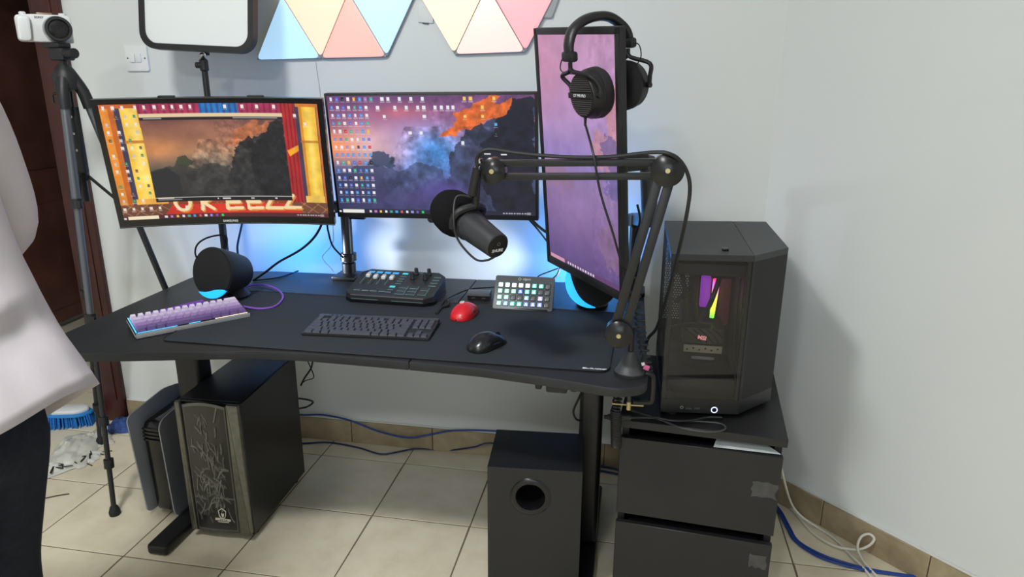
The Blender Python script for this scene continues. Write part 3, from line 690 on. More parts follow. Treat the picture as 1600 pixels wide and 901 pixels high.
TK = thing('keyboard', 'low profile dark grey tenkeyless keyboard in the middle of the mat', 'keyboard', (-0.698, 1.737, ZD+0.0036), (0, 0, R(3.9)))
WT, DT = 0.350, 0.143
TKA = pm('tkl plate', (70, 72, 78), 0.42, 0.3); TKB = pm('tkl body', (34, 35, 39), 0.5); TKC = pm('tkl keycap', (66, 68, 76), 0.5)
wedge(WT, DT, 0.003, 0.007, 0.013).build('case', TKB, TK, smooth=False)
MB().box((0, 0, 0.0015), (WT-0.004, DT-0.004, 0.003)).build('base', RUBBER, TK)
MB().box((0, DT/2-0.008, 0.0135), (WT-0.002, 0.014, 0.004), 0.001, rot=(R(2.4), 0, 0)).build('top_bar', TKA, TK)
for xx in (-0.135, -0.122, -0.109): MB().box((xx, DT/2-0.008, 0.0160), (0.006, 0.004, 0.0012), 0.0004).build('button', BLACK, TK)
ut = 0.01855
rowsT = [[1, -1, 1, 1, 1, 1, -.5, 1, 1, 1, 1, -.5, 1, 1, 1, 1, -.25, 1, 1, 1], [1]*13+[2, -.25, 1, 1, 1], [1.5]+[1]*12+[1.5, -.25, 1, 1, 1], [1.75]+[1]*11+[2.25], [2.25]+[1]*10+[2.75, -1.25, 1], [1.25]*3+[6.25]+[1.25]*4+[-.25, 1, 1, 1]]
lay_tilted(TK, rowsT, ut, 0.0200, -9.125*ut, 2.5*0.0200-0.0085, lambda y: 0.0100+0.042*y+0.0006, 0.0052, 0.0020, [TKC]*6, R(2.4))

# ================================================================== MIXER
GX = thing('audio_mixer', 'black audio mixer with four faders, four knobs and lit teal buttons', 'audio mixer', (-0.733, 2.046, ZD+0.0036), (0, 0, R(-1.3)))
MIXM = pm('mixer black', (38, 39, 42), 0.45); TEAL = pm('teal lit button', (30, 120, 130), 0.4, emit=((70, 210, 220), 0.75)); BLUEB = pm('blue lit display', (30, 110, 170), 0.4, emit=((60, 160, 215), 0.8))
BTN = pm('mixer button', (46, 54, 58), 0.45); OUTL = pm('button outline', (120, 150, 152), 0.5)
T = R(11)
oct_ = [(-0.142, -0.066), (-0.118, -0.088), (0.118, -0.088), (0.142, -0.066), (0.142, 0.066), (0.118, 0.088), (-0.118, 0.088), (-0.142, 0.066)]
def top_z(y): return 0.043+0.194*y
m = MB(); n = len(oct_)
m.add([(x, y, 0.004) for x, y in oct_]+[(x, y, top_z(y)-0.003) for x, y in oct_]+[(x*0.985, y*0.98, top_z(y)) for x, y in oct_],
      [tuple(range(n-1, -1, -1)), tuple(range(2*n, 3*n))]+[(i, (i+1) % n, n+(i+1) % n, n+i) for i in range(n)]+[(n+i, n+(i+1) % n, 2*n+(i+1) % n, 2*n+i) for i in range(n)])
m.build('body', MIXM, GX, smooth=False)
m = MB(); m.add([(x*1.01, y*1.015, 0.0) for x, y in oct_]+[(x*1.01, y*1.015, 0.010) for x, y in oct_], [tuple(range(n-1, -1, -1)), tuple(range(n, 2*n))]+[(i, (i+1) % n, n+(i+1) % n, n+i) for i in range(n)])
m.build('base_rim', BLACKG, GX, smooth=False)
for x0_, x1_ in ((-0.115, -0.03), (0.015, 0.115)): MB().box(((x0_+x1_)/2, -0.0885, 0.0125), (x1_-x0_, 0.0015, 0.0008)).build('rim_line', OUTL, GX)
def mix_flat(name, x, y, w_, d_, h_, mat, bev=0.0008, parent=None):
    return MB().box((x, y, top_z(y)+h_/2), (w_, d_, h_), bev, 1, rot=(T, 0, 0)).build(name, mat, parent or GX)
for k in range(4):
    xx = -0.108+k*0.0275
    mix_flat('scribble_display', xx, 0.066, 0.021, 0.013, 0.0015, BLUEB)
    mix_flat('fader_slot', xx+0.002, 0.012, 0.0035, 0.062, 0.0006, BLACKG, 0)
    mix_flat('fader_track', xx-0.009, 0.012, 0.0012, 0.055, 0.0005, OUTL, 0)
    yk = (0.034, 0.026, 0.026, 0.026)[k]
    f = mix_flat('fader_knob', xx+0.002, yk, 0.014, 0.020, 0.011, WHITE, 0.002)
    MB().box((xx+0.002, yk, top_z(yk)+0.0112), (0.011, 0.0016, 0.001), rot=(T, 0, 0)).build('grip_line', GREY, f)
    b = mix_flat('mute_button', xx, -0.056, 0.022, 0.012, 0.0014, BTN)
    mix_flat('outline', xx, -0.0615, 0.022, 0.0012, 0.0019, OUTL, 0, b)
for k in range(5): 
    b = mix_flat('bank_button', 0.0075, 0.066-k*0.0165, 0.019, 0.0105, 0.0015, TEAL if k == 0 else BTN)
    if k: mix_flat('outline', 0.0075, 0.0615-k*0.0165, 0.019, 0.0011, 0.0019, OUTL, 0, b)
for k in range(3):
    b = mix_flat('sample_button', -0.004, -0.025-k*0.0165, 0.018, 0.0115, 0.0015, TEAL if k == 0 else BTN)
    if k: mix_flat('outline', -0.004, -0.030-k*0.0165, 0.018, 0.0011, 0.0019, OUTL, 0, b)
for (x, y) in ((0.045, 0.068), (0.088, 0.068), (0.042, 0.036), (0.085, 0.036)):
    kz = top_z(y); kn = MB().lathe([(0.0085, 0), (0.0085, 0.004), (0.0068, 0.006), (0.006, 0.021), (0.0052, 0.022), (0.001, 0.022)], (x, y, kz), (0, -math.sin(T), math.cos(T)), 14).build('knob', BLACK, GX)
    MB().box((x, y-0.0075, kz+0.013), (0.001, 0.001, 0.014), rot=(T, 0, 0)).build('pointer', PRINT, kn)
for k in range(4):
    b = mix_flat('effect_button', 0.120, 0.058-k*0.0195, 0.024, 0.0145, 0.0015, BTN); mix_flat('outline', 0.120, 0.0515-k*0.0195, 0.024, 0.0012, 0.0019, OUTL, 0, b)
for (x, y, w_, d_) in ((0.034, -0.024, 0.028, 0.016), (0.068, -0.024, 0.028, 0.016), (0.034, -0.044, 0.028, 0.016), (0.068, -0.044, 0.028, 0.016), (0.034, -0.064, 0.03, 0.016), (0.068, -0.064, 0.03, 0.016), (0.105, -0.03, 0.026, 0.02), (0.105, -0.056, 0.026, 0.026)):
    b = mix_flat('sampler_pad', x, y, w_, d_, 0.0014, BTN); mix_flat('outline', x, y-d_/2+0.001, w_, 0.0012, 0.0018, OUTL, 0, b); mix_flat('outline', x+w_/2-0.001, y, 0.0012, d_, 0.0018, OUTL, 0, b)
text('logo_lettering', 'GOXLR', 0.012, pm('dim grey print', (130, 134, 138), 0.5), GX, (0.066, 0.079, top_z(0.079)+0.0002), (T, 0, 0), bold=0.0002)

# ================================================================== MICE
def mouse(name, label, loc, rz, L, Wd, H, mat, btn_mat):
    t = thing(name, label, 'mouse', loc, (0, 0, R(rz)), 'computer mice')
    def shell(u, v):
        # v from tail (0) to nose (1) along +y ; u across
        y = (v-0.5)*L; k = math.sin(math.pi*min(1, max(0, v))**0.8*0.999+0.0005)**0.42
        wd = Wd/2*(0.94+0.10*math.cos(2*math.pi*(v-0.15)))*k; a = math.pi*u
        hh = H*(math.sin(math.pi*(0.10+0.80*v**0.9))**0.75)*(0.35+0.65*k)
        return (wd*math.cos(a)*(1.0 if True else 1), y, hh*math.sin(a)**0.62)
    m = MB().grid(18, 24, shell); m.build('shell', mat, t, ang=80)
    pts = [shell(0, j/24) for j in range(25)] + [shell(1, j/24) for j in range(24, -1, -1)]
    MB().prism([(p_[0]*0.97, p_[1]*0.98) for p_ in pts[1:-1:1] if True], -0.001, 0.001).build('base', RUBBER, t)
    zt = lambda v: shell(0.5, v)[2]
    MB().lathe([(0.0105, -0.0032), (0.0105, 0.0032)], (0, 0.27*L, zt(0.77)-0.005), (1, 0, 0), 18).build('scroll_wheel', RUBBER, t)
    MB().tube([(0, L*(v-0.5), zt(v)+0.0002) for v in (0.66, 0.72, 0.8, 0.88, 0.94)], 0.0007, 5, 3).build('button_seam', RUBBER, t)
    for s in (-1, 1): MB().tube([(s*Wd*0.47, L*(v-0.5), 0.016) for v in (0.45, 0.55, 0.65)], 0.0022, 6, 3).build('side_button', btn_mat, t)
    return t
REDM = pm('red satin plastic', (214, 24, 36), 0.38, coat=0.2); 
rm = mouse('computer_mouse', 'red wireless mouse lying between the mixer and the key pad', (-0.473, 1.905, ZD+0.0045), -14, 0.122, 0.066, 0.040, REDM, BLACK)
text('logo_lettering', 'G', 0.020, PRINT, rm, (-0.008, -0.008, 0.0396), (R(7), R(-6), R(14)), ext=0.0012, bold=0.0006)
BKM = pm('black satin plastic', (24, 25, 28), 0.28, coat=0.2)
mouse('computer_mouse', 'black wireless mouse at the front right of the mat', (-0.358, 1.668, ZD+0.0045), -38, 0.118, 0.066, 0.041, BKM, BLACK)

# ================================================================== KEY PAD (grid of lit keys) AND HUB
SD = thing('stream_control_pad', 'grey control pad with thirty-two lit square keys on a tilted stand', 'control pad', (-0.320, 2.02, ZD+0.0036))
SDM = pm('pad grey', (92, 94, 97), 0.42, 0.2)
SDT = R(-40.4)
SDI = Matrix.Translation((0, 0, 0.043)) @ Matrix.Rotation(R(1.55), 4, 'Z') @ Matrix.Rotation(SDT, 4, 'X')
MB().prism(rrect(0.182, 0.112, 0.006), 0.0, 0.020, 0.0015, XZ).xf(SDI).build('body', SDM, SD)
MB().box((0, 0.0665, 0.030), (0.15, 0.035, 0.058), 0.004).build('stand', BLACK, SD)
MB().box((0, 0.02, 0.002), (0.155, 0.11, 0.004), 0.002).build('stand_base', BLACK, SD)
kc = {'w': (225, 240, 238), 't': (96, 206, 196), 'g': (150, 214, 196), 'b': (70, 110, 220), 'd': (98, 102, 108), 'l': (176, 176, 232), 'c': (120, 178, 208), 'p': (120, 140, 206)}
lay = ['wwwwwttd', 'gggbttdd', 'ggddcdld', 'gcttpppd']
km = {k: pm('lit key %s' % k, v, 0.3, emit=(v, 0.55 if k != 'd' else 0.05)) for k, v in kc.items()}
ICO = pm('key icon', (240, 244, 244), 0.4, emit=((240, 246, 246), 0.6))
for r in range(4):
    for c_ in range(8):
        x = -0.0725+c_*0.0207; z = 0.024-r*0.0205
        well = MB().prism(rrect(0.0172, 0.0172, 0.003), -0.0006, 0.001, 0, XZ).xf(Matrix.Translation((x, 0, z))).xf(SDI).build('key_well', BLACKG, SD)
        k = MB().prism(rrect(0.0142, 0.0142, 0.002), -0.0022, 0.0, 0.0008, XZ).xf(Matrix.Translation((x, 0, z))).xf(SDI).build('key', km[lay[r][c_]], SD)
        a = random.uniform(-.003, .003)
        MB().prism([(-0.004+a, -0.004), (0.005, -0.005), (0.002, 0.001+a), (0.004, 0.005), (-0.003, 0.003)], -0.0027, -0.0021, 0, XZ).xf(Matrix.Translation((x, 0, z))).xf(SDI).build('key_icon', ICO if lay[r][c_] != 'd' else GREY, k)
bl = text('brand_lettering', 'elgato', 0.010, PRINT, SD, (0, 0, 0)); bl.matrix_local = SDI @ Matrix.Translation((0.006, -0.0004, 0.0455)) @ Matrix.Rotation(R(90), 4, 'X')
MB().lathe([(0.0045, 0), (0.0045, 0.0005), (0.0034, 0.0005), (0.0034, 0)], (-0.0165, 0.0002, 0.0455), (0, -1, 0), 16, cap=False).xf(SDI).build('brand_emblem', PRINT, SD)
hb = thing('usb_hub', 'small dark grey box with a cable beside the control pad', 'usb hub', (-0.472, 2.082, ZD+0.0004), (0, 0, R(4)))
MB().box((0, 0, 0.0125), (0.074, 0.038, 0.025), 0.003).build('body', pm('hub grey', (84, 87, 92), 0.45), hb)
MB().box((0, -0.0190, 0.0075), (0.070, 0.001, 0.013)).build('front_face', BLACKG, hb)
for s in (-1, 1): MB().box((s*0.016, -0.0196, 0.0075), (0.012, 0.001, 0.004)).build('port', DGREY, hb)

# ================================================================== SATELLITE SPEAKERS with blue light
GLOWB = pm('blue speaker glow', (20, 150, 220), 0.3, emit=((20, 165, 245), 1.25))
SPK = pm('speaker black', (30, 32, 36), 0.55, var=(60, 0.1)); GRILL = pm('speaker cloth', (21, 21, 23), 0.9, bump=(700, 0.3))
def speaker(label, loc, yaw, glow_side):
    t = thing('desk_speaker', label, 'speaker', loc, (0, 0, R(yaw)), 'satellite speakers')
    tl = R(12); ax = Vector((0, -math.cos(tl), math.sin(tl))); c0 = Vector((0, 0.062, 0.0715))
    MB().lathe([(0.040, 0.0), (0.052, 0.004), (0.060, 0.03), (0.075, 0.095), (0.0790, 0.118), (0.0780, 0.122)], c0, ax, 40).build('body', SPK, t, ang=50)
    MB().lathe([(0.076, 0.121), (0.076, 0.1245), (0.0735, 0.126), (0.001, 0.1265)], c0, ax, 40).build('grille', GRILL, t)
    MB().lathe([(0.048, 0), (0.050, 0.006), (0.042, 0.012), (0.03, 0.03)], (0, 0.02, 0), (0, 0, 1), 28).build('foot', SPK, t)
    # glowing crescent at the lower front edge
    f0 = c0+ax*0.1255; ux = Vector((1, 0, 0)); uz = ax.cross(ux)*-1
    if uz.z < 0: uz = -uz
    vs = []; n = 14; a0, a1 = (R(-125), R(-38)) if glow_side > 0 else (R(-205), R(-80))
    for i in range(n+1):
        tt = i/n; a = a0+(a1-a0)*tt; k = math.sin(math.pi*tt)**0.7*(0.6+0.6*(tt if glow_side > 0 else 1-tt)); ri = 0.0762-0.024*k
        for rr, off in ((0.0787, 0.0012), (ri, 0.0022)): vs.append(f0+ax*off+rr*(math.cos(a)*ux+math.sin(a)*uz))
    vs += [v-ax*0.006 for v in vs[:2*(n+1)]]; q = 2*(n+1)
    fs = [(2*i, 2*i+1, 2*i+3, 2*i+2) for i in range(n)]+[(q+2*i, q+2*i+2, q+2*i+3, q+2*i+1) for i in range(n)]+[(2*i, 2*i+2, q+2*i+2, q+2*i) for i in range(n)]+[(2*i+1, q+2*i+1, q+2*i+3, 2*i+3) for i in range(n)]
    MB().add(vs, fs).build('light_crescent', GLOWB, t)
    MB().lathe([(0.030, -0.002), (0.030, 0.002)], c0, -ax, 24).build('rear_light', GLOWB, t)
    return t
_a, _b = P(341, 427, z=ZD+0.096), P(925, 440, z=ZD+0.096)
SPL = speaker('left round black desk speaker glowing blue below the curved monitor', (_a.x-0.007, _a.y+0.055, ZD+0.0005), -13, 1)
SPR = speaker('right round black desk speaker glowing blue below the upright monitor', (_b.x-0.001, _b.y+0.055, ZD+0.0005), 1, -1)
def rear_light(parent, loc, target, e, ang, colr=(0.02, 0.42, 1.0), bl=0.35):
    ld = bpy.data.lights.new('speaker_rear_light', 'SPOT'); ld.energy = e; ld.color = colr; ld.spot_size = R(ang); ld.spot_blend = bl; ld.shadow_soft_size = 0.02
    lo = bpy.data.objects.new('speaker_rear_light', ld); COL.objects.link(lo); lo.location = loc
    lo.rotation_euler = (Vector(target)-Vector(loc)).to_track_quat('-Z', 'Y').to_euler()
rear_light(SPL, (-1.215, 2.150, ZD+0.060), (-1.235, WB, 0.84), 5.2, 150, (0.0, 0.27, 1.0))
rear_light(SPR, (-0.135, 2.215, ZD+0.060), (-0.20, WB, 0.84), 6.0, 150, (0.0, 0.28, 1.0))
rear_light(SPL, (-1.18, 2.13, ZD+0.05), (-0.58, WB, 0.80), 13.0, 56, (0.8, 0.9, 1.0), 1.0)
rear_light(SPR, (-0.17, 2.19, ZD+0.05), (-0.74, WB, 0.80), 11.0, 56, (0.8, 0.9, 1.0), 1.0)

# ================================================================== MICROPHONE BOOM
YA = 1.525
B0 = Vector((0.008, 1.572, ZD))
boom = thing('microphone_boom', 'black folding microphone boom arm clamped to the right desk corner', 'boom arm', B0)
def bl_(v): return Vector(v)-B0
J1, J2, J3 = P(967, 520, y=YA), P(1043, 265, y=YA), P(771, 266, y=YA)
MB().lathe([(0.036, 0.0005), (0.036, 0.008), (0.033, 0.010), (0.012, 0.052), (0.010, 0.055), (0.010, 0.058)], seg=32).build('cone_base', DGREY, boom)
MB().lathe([(0.0375, 0.0002), (0.0375, 0.007), (0.030, 0.0072)], seg=32).build('rubber_ring', RUBBER, boom)
MB().cyl((0, 0, 0.05), (0, 0, 0.118), 0.0068).build('post', BLACKM, boom)
MB().box(bl_(J1)*0.5+Vector((0.0, -0.01, 0.052)), (0.034, 0.02, 0.016), 0.003).build('yoke', BLACKM, boom)
MB().tube([bl_((0.03, 1.575, ZD+0.001)), bl_((0.058, 1.575, ZD+0.001)), bl_((0.064, 1.575, ZD-0.02)), bl_((0.064, 1.575, ZD-0.062)), bl_((0.058, 1.575, ZD-0.072)), bl_((0.02, 1.572, ZD-0.072))], 0.0065, 8, 3).build('clamp_bracket', BLACKM, boom)
MB().cyl(bl_((0.01, 1.572, ZD-0.026)), bl_((0.01, 1.572, ZD-0.085)), 0.005).build('clamp_screw', DGREY, boom)
MB().cyl(bl_((-0.03, 1.565, ZD-0.079)), bl_((0.045, 1.58, ZD-0.085)), 0.0022, seg=8).cyl(bl_((0.01, 1.572, ZD-0.073)), bl_((0.01, 1.572, ZD-0.094)), 0.0058, seg=10).build('clamp_handle', BRASS, boom)
def disc(name, c, r, th=0.034):
    o = MB().lathe([(0.004, -th/2-0.004), (r*0.55, -th/2-0.003), (r, -th/2+0.004), (r, th/2-0.004), (r*0.55, th/2+0.003), (0.004, th/2+0.004)], bl_(c), (0, 1, 0), 32).build(name, BLACKG, boom, ang=50)
    MB().cyl(bl_(c)+Vector((0, -th/2-0.006, 0)), bl_(c)+Vector((0, -th/2, 0)), 0.0052, seg=12).build('screw', BRASS, o)
disc('joint_disc', J1, 0.032); disc('joint_disc', J2, 0.035); disc('joint_disc', J3, 0.029)
def bar(name, a, b, w_, th):
    a, b = bl_(a), bl_(b); d = b-a; MB().box((a+b)/2, (d.length, th, w_), 0.002, rot=(0, -math.atan2(d.z, d.x), 0)).build(name, BLACKM, boom)
off = Vector((0.021, 0, -0.008)); 
bar('lower_bar', J1+off*0.5, J2+off*0.5, 0.020, 0.014); bar('lower_bar', J1-off*0.55, J2-off*0.55, 0.020, 0.014)
up_ = Vector((0, 0, 0.0185)); bar('upper_bar', J2+up_*0.85, J3+up_*0.85, 0.015, 0.014); bar('upper_bar', J2-up_*0.72, J3-up_*0.72, 0.015, 0.014)
hd = P(748, 262, y=YA)
MB().box(bl_((J3+hd)/2), (0.04, 0.018, 0.024), 0.004, rot=(0, R(8), 0)).build('head_link', BLACKM, boom)
o = MB().cyl(bl_(hd)+Vector((0, 0, -0.022)), bl_(hd)+Vector((0, 0, 0.020)), 0.0085).build('swivel', CHROME, boom)
MB().cyl(bl_(hd)+Vector((0, -0.012, 0.0)), bl_(hd)+Vector((0, 0.012, 0)), 0.007).build('swivel_nut', CHROME, o)
st0, st1 = P(746, 278, y=YA), P(743, 322, y=YA+0.01)
MB().cyl(bl_(st0), bl_(st1), 0.0085).build('microphone_stem', BLACKM, boom)

# microphone
mw, mt = P(709, 332, y=1.585), P(777, 384, y=1.475)
mic = thing('microphone', 'black broadcast microphone with a foam windscreen hanging from the boom arm', 'microphone', mw)
ax = (mt-mw).normalized(); Lm = (mt-mw).length
FOAM = pm('foam windscreen', (22, 22, 24), 0.95, spec=0.1, bump=(600, 0.6)); MICB = pm('microphone grey', (46, 48, 51), 0.4)
MB().lathe([(0.004, -0.054), (0.025, -0.051), (0.042, -0.038), (0.051, -0.016), (0.0535, 0.010), (0.050, 0.030), (0.040, 0.042), (0.036, 0.046)], (0, 0, 0), ax, 36).build('windscreen', FOAM, mic, ang=70)
MB().lathe([(0.036, 0.040), (0.038, 0.044), (0.038, 0.070), (0.0345, 0.074)], (0, 0, 0), ax, 32).build('collar', BLACK, mic)
bd = MB().lathe([(0.0345, 0.072), (0.0345, 0.085), (0.0300, Lm-0.012), (0.0292, Lm), (0.027, Lm+0.002), (0.001, Lm+0.002)], (0, 0, 0), ax, 32).build('body', MICB, mic)
MB().lathe([(0.0262, Lm+0.0018), (0.0262, Lm+0.0035), (0.001, Lm+0.0035)], (0, 0, 0), ax, 28).build('end_cap', BLACKG, bd)
rx = ax.cross(Vector((0, 0, 1))).normalized(); uz = rx.cross(ax).normalized()
Mt = Matrix.Translation(ax*(Lm+0.0037)) @ Matrix(((-rx.x, uz.x, ax.x, 0), (-rx.y, uz.y, ax.y, 0), (-rx.z, uz.z, ax.z, 0), (0, 0, 0, 1)))
tt = text('brand_lettering', 'SHURE', 0.010, PRINT, bd, (0, 0, 0), bold=0.0002); tt.matrix_local = Mt @ Matrix.Translation((0, -0.010, 0))
MB().lathe([(0.004, 0), (0.004, 0.0006), (0.0032, 0.0006), (0.0032, 0)], (0, 0.006, 0), (0, 0, 1), 14, cap=False).xf(Mt).build('brand_emblem', GREY, bd)
for s in (-1, 1):
    sd = Vector((0, 0, 1)).cross(ax).normalized()*s
    y0 = ax*0.057+sd*0.040; top = bl_(st1)+B0-mw
    MB().tube([y0-Vector((0, 0, 0.008)), y0+Vector((0, 0, 0.012)), (y0+top)/2+sd*0.012+Vector((0, 0, 0.012)), top], 0.0085, 8, 4).build('yoke_arm', BLACK, mic)
MB().tube([ax*(Lm-0.004)+Vector((0, 0, -0.024)), ax*(Lm-0.02)+Vector((-0.01, -.01, -0.040)), ax*(Lm-0.06)+Vector((-0.01, -0.03, -0.050)), ax*0.05+Vector((-0.005, -0.055, -0.03)), ax*0.035+Vector((-0.005, -0.055, 0.01)), ax*0.03+Vector((0.0, -0.035, 0.055)), P(738, 308, y=YA)-mw], 0.0026, 8, 6).build('lead', CABLE, mic)
MB().cyl(P(738, 304, y=YA)-mw, P(746, 262, y=YA-0.012)-mw, 0.0105).build('connector', BLACK, mic)
# black microphone cable along the boom
cab = [P(746, 262, y=YA-.012), P(745, 248, y=YA-.012), P(752, 237, y=YA-.014), P(768, 233, y=YA-.014), P(810, 239, y=YA-.014), P(880, 245, y=YA-.014), P(950, 245, y=YA-.014), P(1020, 238, y=YA-.014), P(1048, 241, y=YA-.02), P(1068, 258, y=YA-.01), P(1078, 290, y=YA), P(1072, 340, y=YA+.01), P(1056, 410, y=1.60), P(1040, 470, y=1.66), P(1026, 512, y=1.72), P(1012, 530, y=1.76), P(1006, 560, y=1.78), P(1004, 600, z=0.62)]
tag(MB().tube(cab, 0.0042, 8, 6).build('microphone_cable', CABLE), 'thick black cable running along the boom arm and hanging down before the glass computer', 'cable')

# ================================================================== HEADPHONES on the upright monitor
MV = Matrix.Translation((-0.142, 1.72, 1.197)) @ Euler((R(6.55), R(2.64), R(-53.15))).to_matrix().to_4x4()
hp_ = thing('headphones', 'black open-back headphones hung over the top of the upright monitor', 'headphones', MV @ Vector((0.09, 0.02, HV/2)))
HPI = hp_.location.copy(); Rv = MV.to_3x3()
def hl(x, y, z): return Rv @ Vector((x, y, z))         # local axes of the monitor, origin at the top edge
cF, cB = Vector((0.026, -0.064, -0.135)), Vector((0.006, 0.066, -0.130))
HPB = pm('headphone black', (20, 20, 22), 0.45); PAD = pm('leather band', (24, 24, 26), 0.42, bump=(250, 0.25)); VEL = pm('ear pad velour', (34, 33, 36), 0.95)
bandF, bandB = Vector((0.000, -0.086, -0.055)), Vector((0.000, 0.066, -0.040))
pts = [hl(*(bandF+Vector((0, 0, 0)))), hl(-0.003, -0.085, -0.030), hl(-0.008, -0.070, -0.003), hl(-0.012, -0.040, 0.014), hl(-0.014, -0.005, 0.020), hl(-0.011, 0.026, 0.016), hl(-0.005, 0.052, -0.002), hl(0, 0.064, -0.022), hl(*bandB)]
m = MB(); sp = spline(pts, 8); vs = []; fs = []; n = len(sp); seg = 10; wx = hl(1, 0, 0)
for i, q in enumerate(sp):
    t = (sp[min(i+1, n-1)]-sp[max(i-1, 0)]).normalized(); nn = t.cross(wx).normalized(); e = math.sin(math.pi*i/(n-1))**0.5
    for k in range(seg):
        a = 2*math.pi*k/seg; vs.append(q + wx*0.0185*math.cos(a)*(0.75+0.25*e) + nn*(0.0065+0.004*e)*math.sin(a))
for i in range(n-1):
    for k in range(seg): fs.append((i*seg+k, i*seg+(k+1) % seg, (i+1)*seg+(k+1) % seg, (i+1)*seg+k))
fs += [tuple(range(seg)), tuple(range((n-1)*seg, n*seg))]
m.add(vs, fs).build('headband', PAD, hp_, ang=70)
Rq = Rv.to_euler()
for cc_, bb_, s in ((cF, bandF, -1), (cB, bandB, 1)):
    axl = Vector((0.0 if s < 0 else -0.15, s*1.0, -0.04)).normalized()     # outward direction of the cup
    axw = Rv @ axl; c = hl(*cc_)
    cup = MB().lathe([(0.032, -0.030), (0.052, -0.029), (0.054, -0.018), (0.053, -0.006), (0.049, 0.000), (0.049, 0.008), (0.046, 0.012)], c, axw, 36).build('ear_cup', HPB, hp_)
    MB().lathe([(0.026, -0.038), (0.032, -0.042), (0.050, -0.040), (0.055, -0.030), (0.0545, -0.016), (0.048, -0.014)], c, axw, 36).build('ear_pad', VEL, hp_, ang=70)
    # louvred grille on the outside of the cup
    ux = axw.cross(Vector((0, 0, 1))).normalized(); uz = ux.cross(axw).normalized()
    if uz.z < 0: uz = -uz; ux = -ux
    MB().lathe([(0.046, 0.010), (0.046, 0.0125), (0.001, 0.0128)], c, axw, 32).build('grille_plate', BLACKG, cup)
    LOUV = pm('grille louvre', (74, 76, 78), 0.4, 0.3)
    for j in range(-9, 10):
        zz = j*0.0045; hw = math.sqrt(max(0, 0.0445**2-zz*zz)); 
        if hw < 0.008 or abs(zz) < 0.007: continue
        MB().cyl(c+axw*0.0138-ux*hw+uz*zz, c+axw*0.0138+ux*hw+uz*zz, 0.0011, seg=5).build('louvre', LOUV, cup)
    band_ = MB().box((0, 0, 0), (0.096, 0.004, 0.012), 0.001)
    Mb = Matrix(((ux.x, axw.x, uz.x, 0), (ux.y, axw.y, uz.y, 0), (ux.z, axw.z, uz.z, 0), (0, 0, 0, 1))); Mb.translation = c+axw*0.015
    band_.xf(Mb).build('name_band', HPB, cup)
    Mt = Matrix(((-ux.x, uz.x, axw.x, 0), (-ux.y, uz.y, axw.y, 0), (-ux.z, uz.z, axw.z, 0), (0, 0, 0, 1)))
    if (Vector((-ux.x, -ux.y, -ux.z)).cross(uz)).dot(axw) < 0: Mt = Matrix(((ux.x, uz.x, axw.x, 0), (ux.y, uz.y, axw.y, 0), (ux.z, uz.z, axw.z, 0), (0, 0, 0, 1)))
    Mt.translation = c+axw*0.0172
    tt = text('model_lettering', 'DT 990 PRO', 0.0092, PRINT, cup, (0, 0, 0), ext=0.0002); tt.matrix_local = Mt
    # fork yoke: from the slider down both sides of the cup
    top = hl(*bb_)
    for sg in (-1, 1):
        e = c+axw*0.002+ux*0.057*sg
        MB().tube([top+uz*(-0.012), top+uz*(-0.030)+ux*0.006*sg, (top+e)/2+ux*0.030*sg+axw*0.004, e+uz*0.018+ux*0.002*sg, e], 0.0048, 8, 5).build('yoke_prong', HPB, hp_)
        MB().cyl(e-ux*0.008*sg, e+ux*0.004*sg, 0.006, seg=12).build('pivot', HPB, hp_)
    MB().box((0, 0, 0), (0.046, 0.018, 0.022), 0.006, rot=None).xf(Matrix.Translation(top) @ Rv.to_4x4()).build('band_slider', HPB, hp_)
    MB().tube([top+ux*0.012, top+ux*0.034+uz*-0.006, top+ux*0.040+uz*-0.030, c+ux*0.020+uz*0.042], 0.0014, 6, 6).build('bridge_wire', CABLE, hp_)
cq = hl(*cF)
MB().cyl(cq+Vector((0, 0, -0.046)), cq+Vector((0, 0, -0.066)), 0.0035, 0.0026, seg=10).build('strain_relief', RUBBER, hp_)
# headphone lead: straight drop, then a coil down to the desk corner and beyond
s0 = HPI+cq+Vector((0, 0, -0.062))
run = [s0-HPI, P(927, 240, y=1.500)-HPI, P(938, 300, y=1.500)-HPI, P(958, 365, y=1.505)-HPI, P(972, 412, y=1.535)-HPI, P(985, 428, y=1.553)-HPI]
MB().tube(run, 0.0026, 8, 6).build('lead', CABLE, hp_)
cpath = spline([P(985, 428, y=1.553), P(994, 465, y=1.556), P(1000, 505, y=1.560), P(1006, 545, y=1.565), P(1012, 578, y=1.568)], 10); pts = []
NN = 17*10
for i in range(NN+1):
    t = i/NN*(len(cpath)-1); k = min(int(t), len(cpath)-2); q = cpath[k].lerp(cpath[k+1], t-k); a = 2*math.pi*i/10
    rr = 0.0105 if i > 6 else 0.003
    pts.append(q + Vector((rr*math.cos(a), rr*math.sin(a), 0))-HPI)
MB().tube(pts, 0.0024, 6, 0).build('coiled_lead', CABLE, hp_)

